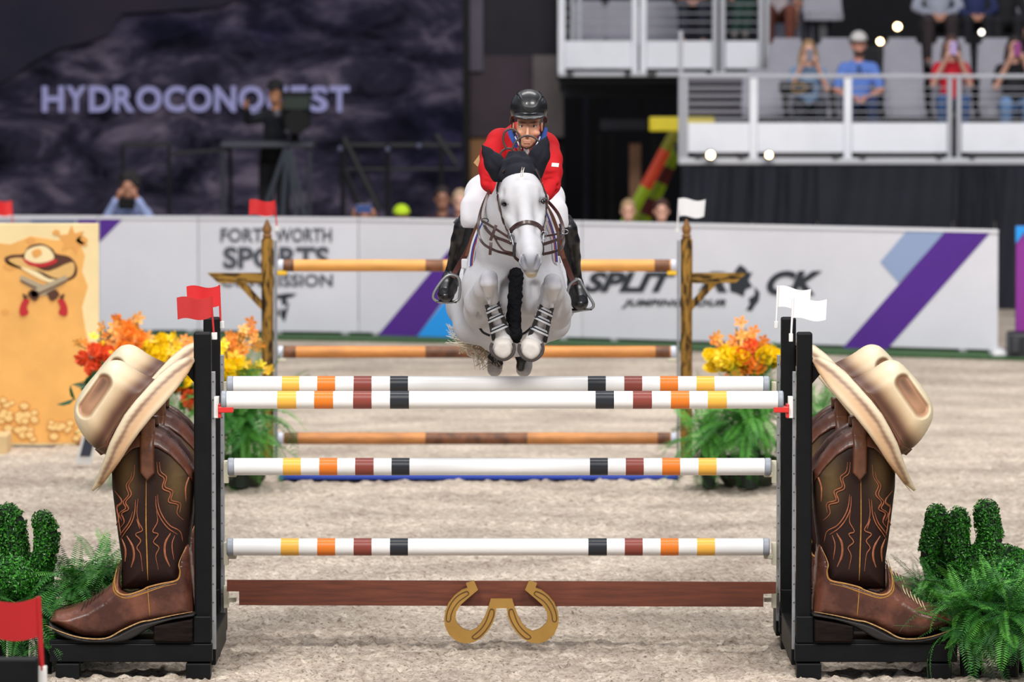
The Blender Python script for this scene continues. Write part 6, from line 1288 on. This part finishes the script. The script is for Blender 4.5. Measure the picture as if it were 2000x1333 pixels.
def held(name, label, cat, P, box, mat, extra=None):
    t = thing(name, label, cat, Vector(P(*box[:3])[:3])); x, y, z, a, b, c = box; p0 = Vector(P(x - a, y - b, z - c)[:3]); p1 = Vector(P(x + a, y + b, z + c)[:3]); MB().bbox(min(p0.x, p1.x), max(p0.x, p1.x), min(p0.y, p1.y), max(p0.y, p1.y), p0.z, p1.z, .006).build('body', mat, t)
    if extra: extra(t)
    return t
ph = M('phone_dark', (38, 40, 52), .3); fair = (222, 170, 148); tan = (196, 140, 116)
jeans = (66, 90, 128); YS = 71.35
_, P = person('woman with long blonde hair photographing, denim jacket, in the lower deck', 1579, 99, YS, 'sit', 'phone', (fair, (120, 146, 178), (38, 40, 50), (150, 120, 86)), hair='long'); held('phone', 'phone held by the blonde woman in denim', 'phone', P, (0, -.35, -.05, .04, .006, .075), M('phone_grey', (120, 120, 136), .3))
t = thing('handbag', 'black handbag with gold trim beside the woman in denim', 'bag', W(1545, 180, YS - .3)); MB().pbox(1522, 1590, 160, 182, YS - .62, .12, .03).build('body', M('bag_black', (22, 20, 22), .4), t); MB().tube([W(1560 + 14 * cos(a), 172 + 9 * sin(a), YS - .63) for a in np.linspace(0, 6.28, 12)[:-1]], .012, 6, closed=True).build('gold_ring', M('bag_gold', (196, 156, 96), .3, metal=.6), t, True)
_, P = person('bearded man in a blue polo and pale grey cap sitting in the lower deck', 1677, 88, YS, 'sit', 'lap', ((206, 146, 126), (96, 130, 208), (40, 54, 92), (70, 50, 40)), sc=1.08, hat=(200, 196, 194)); b_ = SDF(tuple(Vector(P(0, -.05, -.07)[:3]) - Vector((.12, .12, .1))), tuple(Vector(P(0, -.05, -.07)[:3]) + Vector((.12, .12, .1))), .01); b_.k = .01
b_.ell(P(0, -.05, -.075)[:3], (.066, .066, .055)); b_.ell(P(0, -.09, -.035)[:3], (.06, .06, .035), op='s'); link('beard', b_.mesh('beard'), MATS['hair_70_50_40'], _)
t = thing('lanyard', 'dark sunglasses hooked on the blue polo collar', 'sunglasses', P(0, -.12, -.26)[:3]); MB().tube([P(-.02, -.13, -.22)[:3], P(0, -.145, -.28)[:3], P(.02, -.13, -.22)[:3]], .01, 6).build('cord', BK, t); MB().tube([P(.028 * cos(a), -.15, -.31 + .03 * sin(a))[:3] for a in np.linspace(0, 6.28, 10)[:-1]], .007, 6, closed=True).build('lens_rim', BK, t, True)
_, P = person('woman in a red top and jeans holding up a lilac phone, lower deck', 1858, 90, YS, 'sit', 'phone', ((214, 166, 146), (196, 24, 44), (58, 88, 136), (74, 52, 44)), hair='long'); held('phone', 'lilac phone held in front of the face by the woman in red', 'phone', P, (0, -.345, -.02, .042, .006, .08), M('phone_lilac', (176, 156, 206), .3))
_, P = person('dark haired woman in black top and light jeans at the right edge', 1982, 92, YS, 'sit', 'phone', ((216, 164, 142), (24, 24, 30), (104, 138, 182), (40, 28, 28)), sc=1.05, hair='long'); held('phone', 'dark pink phone held up at the right edge', 'phone', P, (0, -.345, -.02, .042, .006, .08), M('phone_pink', (140, 60, 124), .3))
YR = 74.75
person('rear row spectator in a pale grey shirt, head out of the photo', 1832, -72, YR, 'sit', 'lap', (tan, (156, 160, 176), (50, 40, 44), (60, 44, 36)), sc=1.12, hair='long_sleeve')
person('spectator in dark navy on the rear row behind the woman in red', 1906, -60, YR, 'sit', 'lap', (tan, (34, 44, 88), (20, 22, 30), (60, 44, 36)), hair='long_sleeve')
person('spectator in black on the rear row near the right edge', 1964, -58, YR, 'sit', 'down', (tan, (20, 20, 26), (22, 22, 28), (40, 30, 26)), hair='long_sleeve')
YU = 76.1
person('seated spectator in dark shirt and navy shorts on the upper deck', 1352, -88, YU, 'sit', 'lap', (tan, (44, 54, 84), (42, 46, 58), (60, 44, 36)))
person('seated spectator with crossed legs and green skirt on the upper deck', 1446, -90, YU, 'cross', 'lap', (fair, (40, 62, 60), (28, 58, 48), (90, 60, 40)), lower=True)
person('seated spectator in rust trousers and white top on the upper deck', 1520, -82, YU, 'sit', 'down', (tan, (184, 176, 180), (112, 62, 50), (70, 50, 40)), sc=1.05)
person('seated spectator in lilac grey beside the rust trousers, upper right', 1592, -74, YU, 'sit', 'lap', (tan, (140, 134, 150), (62, 60, 72), (70, 50, 40)))
# people just behind the boards
YB2 = 67.
_, P = person('photographer with curly dark hair and pale blue shirt leaning on the left board', 251, 366, YB2 - .8, 'stand', 'camera', ((176, 124, 100), (150, 164, 208), (36, 40, 50), (22, 18, 20)), sc=1.12, hair='curly')
def lens(t):
    c = Vector(P(.0, -.30, -.155)[:3]); MB().lathe([(.035, 0), (.045, -.03), (.045, -.12), (.052, -.125), (.052, -.16)], c, 16, 'y').build('lens', BK, t, True); MB().lathe([(.046, 0), (.046, -.008)], c + Vector((0, -.05, 0)), 16, 'y').build('lens_ring', M('lens_white', (190, 190, 196), .4), t, True)
held('photo_camera', 'black photo camera with a big lens held by the curly haired photographer', 'camera', P, (0, -.27, -.155, .08, .04, .055), BK, lens)
_, P = person('person holding a blue phone high above the board in front of the banner', 712, 424, YB2, 'stand', 'high', ((184, 128, 96), (22, 26, 42), (24, 26, 34), (30, 24, 24)), sc=1.08); held('phone', 'blue phone held in both hands above the board', 'phone', P, (0, -.36, .10, .085, .006, .045), M('phone_blue', (52, 76, 130), .3))
person('person in a neon yellow cap behind the board left of the horse', 784, 426, YB2, 'stand', 'down', (tan, (96, 22, 34), (30, 30, 34), (50, 30, 26)), hat=(186, 216, 30)); 
person('dark skinned person in sunglasses behind the board near the left riding boot', 864, 388, YB2 + .4, 'stand', 'down', ((150, 104, 84), (60, 28, 38), (30, 30, 34), (40, 26, 28)), sc=1.06)
person('pale haired person in red behind the board, right beside the left riding boot', 899, 394, YB2 + .9, 'stand', 'rail', ((226, 178, 156), (196, 30, 44), (30, 30, 34), (190, 160, 130)), sc=1.06)
person('blond person in dark clothes watching from the tunnel mouth, left one', 1227, 412, YB2 + 1.5, 'stand', 'down', (fair, (26, 28, 38), (30, 30, 34), (168, 140, 104))); person('dark haired person in black watching from the tunnel mouth, right one', 1292, 412, YB2 + 1.5, 'stand', 'down', (fair, (22, 24, 34), (30, 30, 34), (70, 44, 34)), sc=1.05)
_, P = person('camera operator in black working a large television camera before the banner', 537, 182, 72.6, 'stand', 'wide', ((176, 122, 90), (22, 24, 32), (18, 20, 28), (24, 20, 20)), sc=1.12, turn=-.35, hat=(20, 20, 26)); _['label'] = 'camera operator in black cap working a large television camera before the banner'
t = thing('television_camera', 'large black television camera with green screen hood on a tripod', 'camera', W(560, 278, 71.9)); q = lambda a, b, c, d, y, dp, nm, m: MB().pbox(a, b, c, d, y, dp, .02).build(nm, m, t)
q(552, 606, 188, 216, 71.7, .2, 'screen_hood', M('hood_green', (16, 34, 26), .6)); q(556, 604, 214, 252, 71.75, .5, 'camera_body', BK); q(548, 612, 180, 190, 71.7, .3, 'hood_top', BK); MB().lathe([(.10, 0), (.12, -.1), (.14, -.35), (.15, -.42)], W(582, 236, 71.7), 18, 'y').build('lens', BK, t, True); q(556, 590, 252, 262, 71.8, .25, 'mount', M('mount_grey', (100, 100, 112), .4)); q(566, 584, 262, 278, 71.85, .15, 'head', BK); MB().ball(W(542, 222, 71.9), .045).build('focus_knob', M('mount_grey', (100, 100, 112), .4), t, True)
t = thing('tripod', 'grey splayed tripod legs under the camera platform', 'tripod', W(560, 640, 71.4)); tg = M('tripod_grey', (58, 64, 74), .5)
for a, b in (((558, 290), (494, 420)), ((566, 290), (606, 430)), ((562, 292), (585, 430)), ((560, 292), (548, 410))): MB().tube([W(*a, 71.4), W(b[0] + (b[0] - a[0]) * .9, 640, 71.4)], .03, 6).build('leg', tg, t)
bpy.context.view_layer.update()
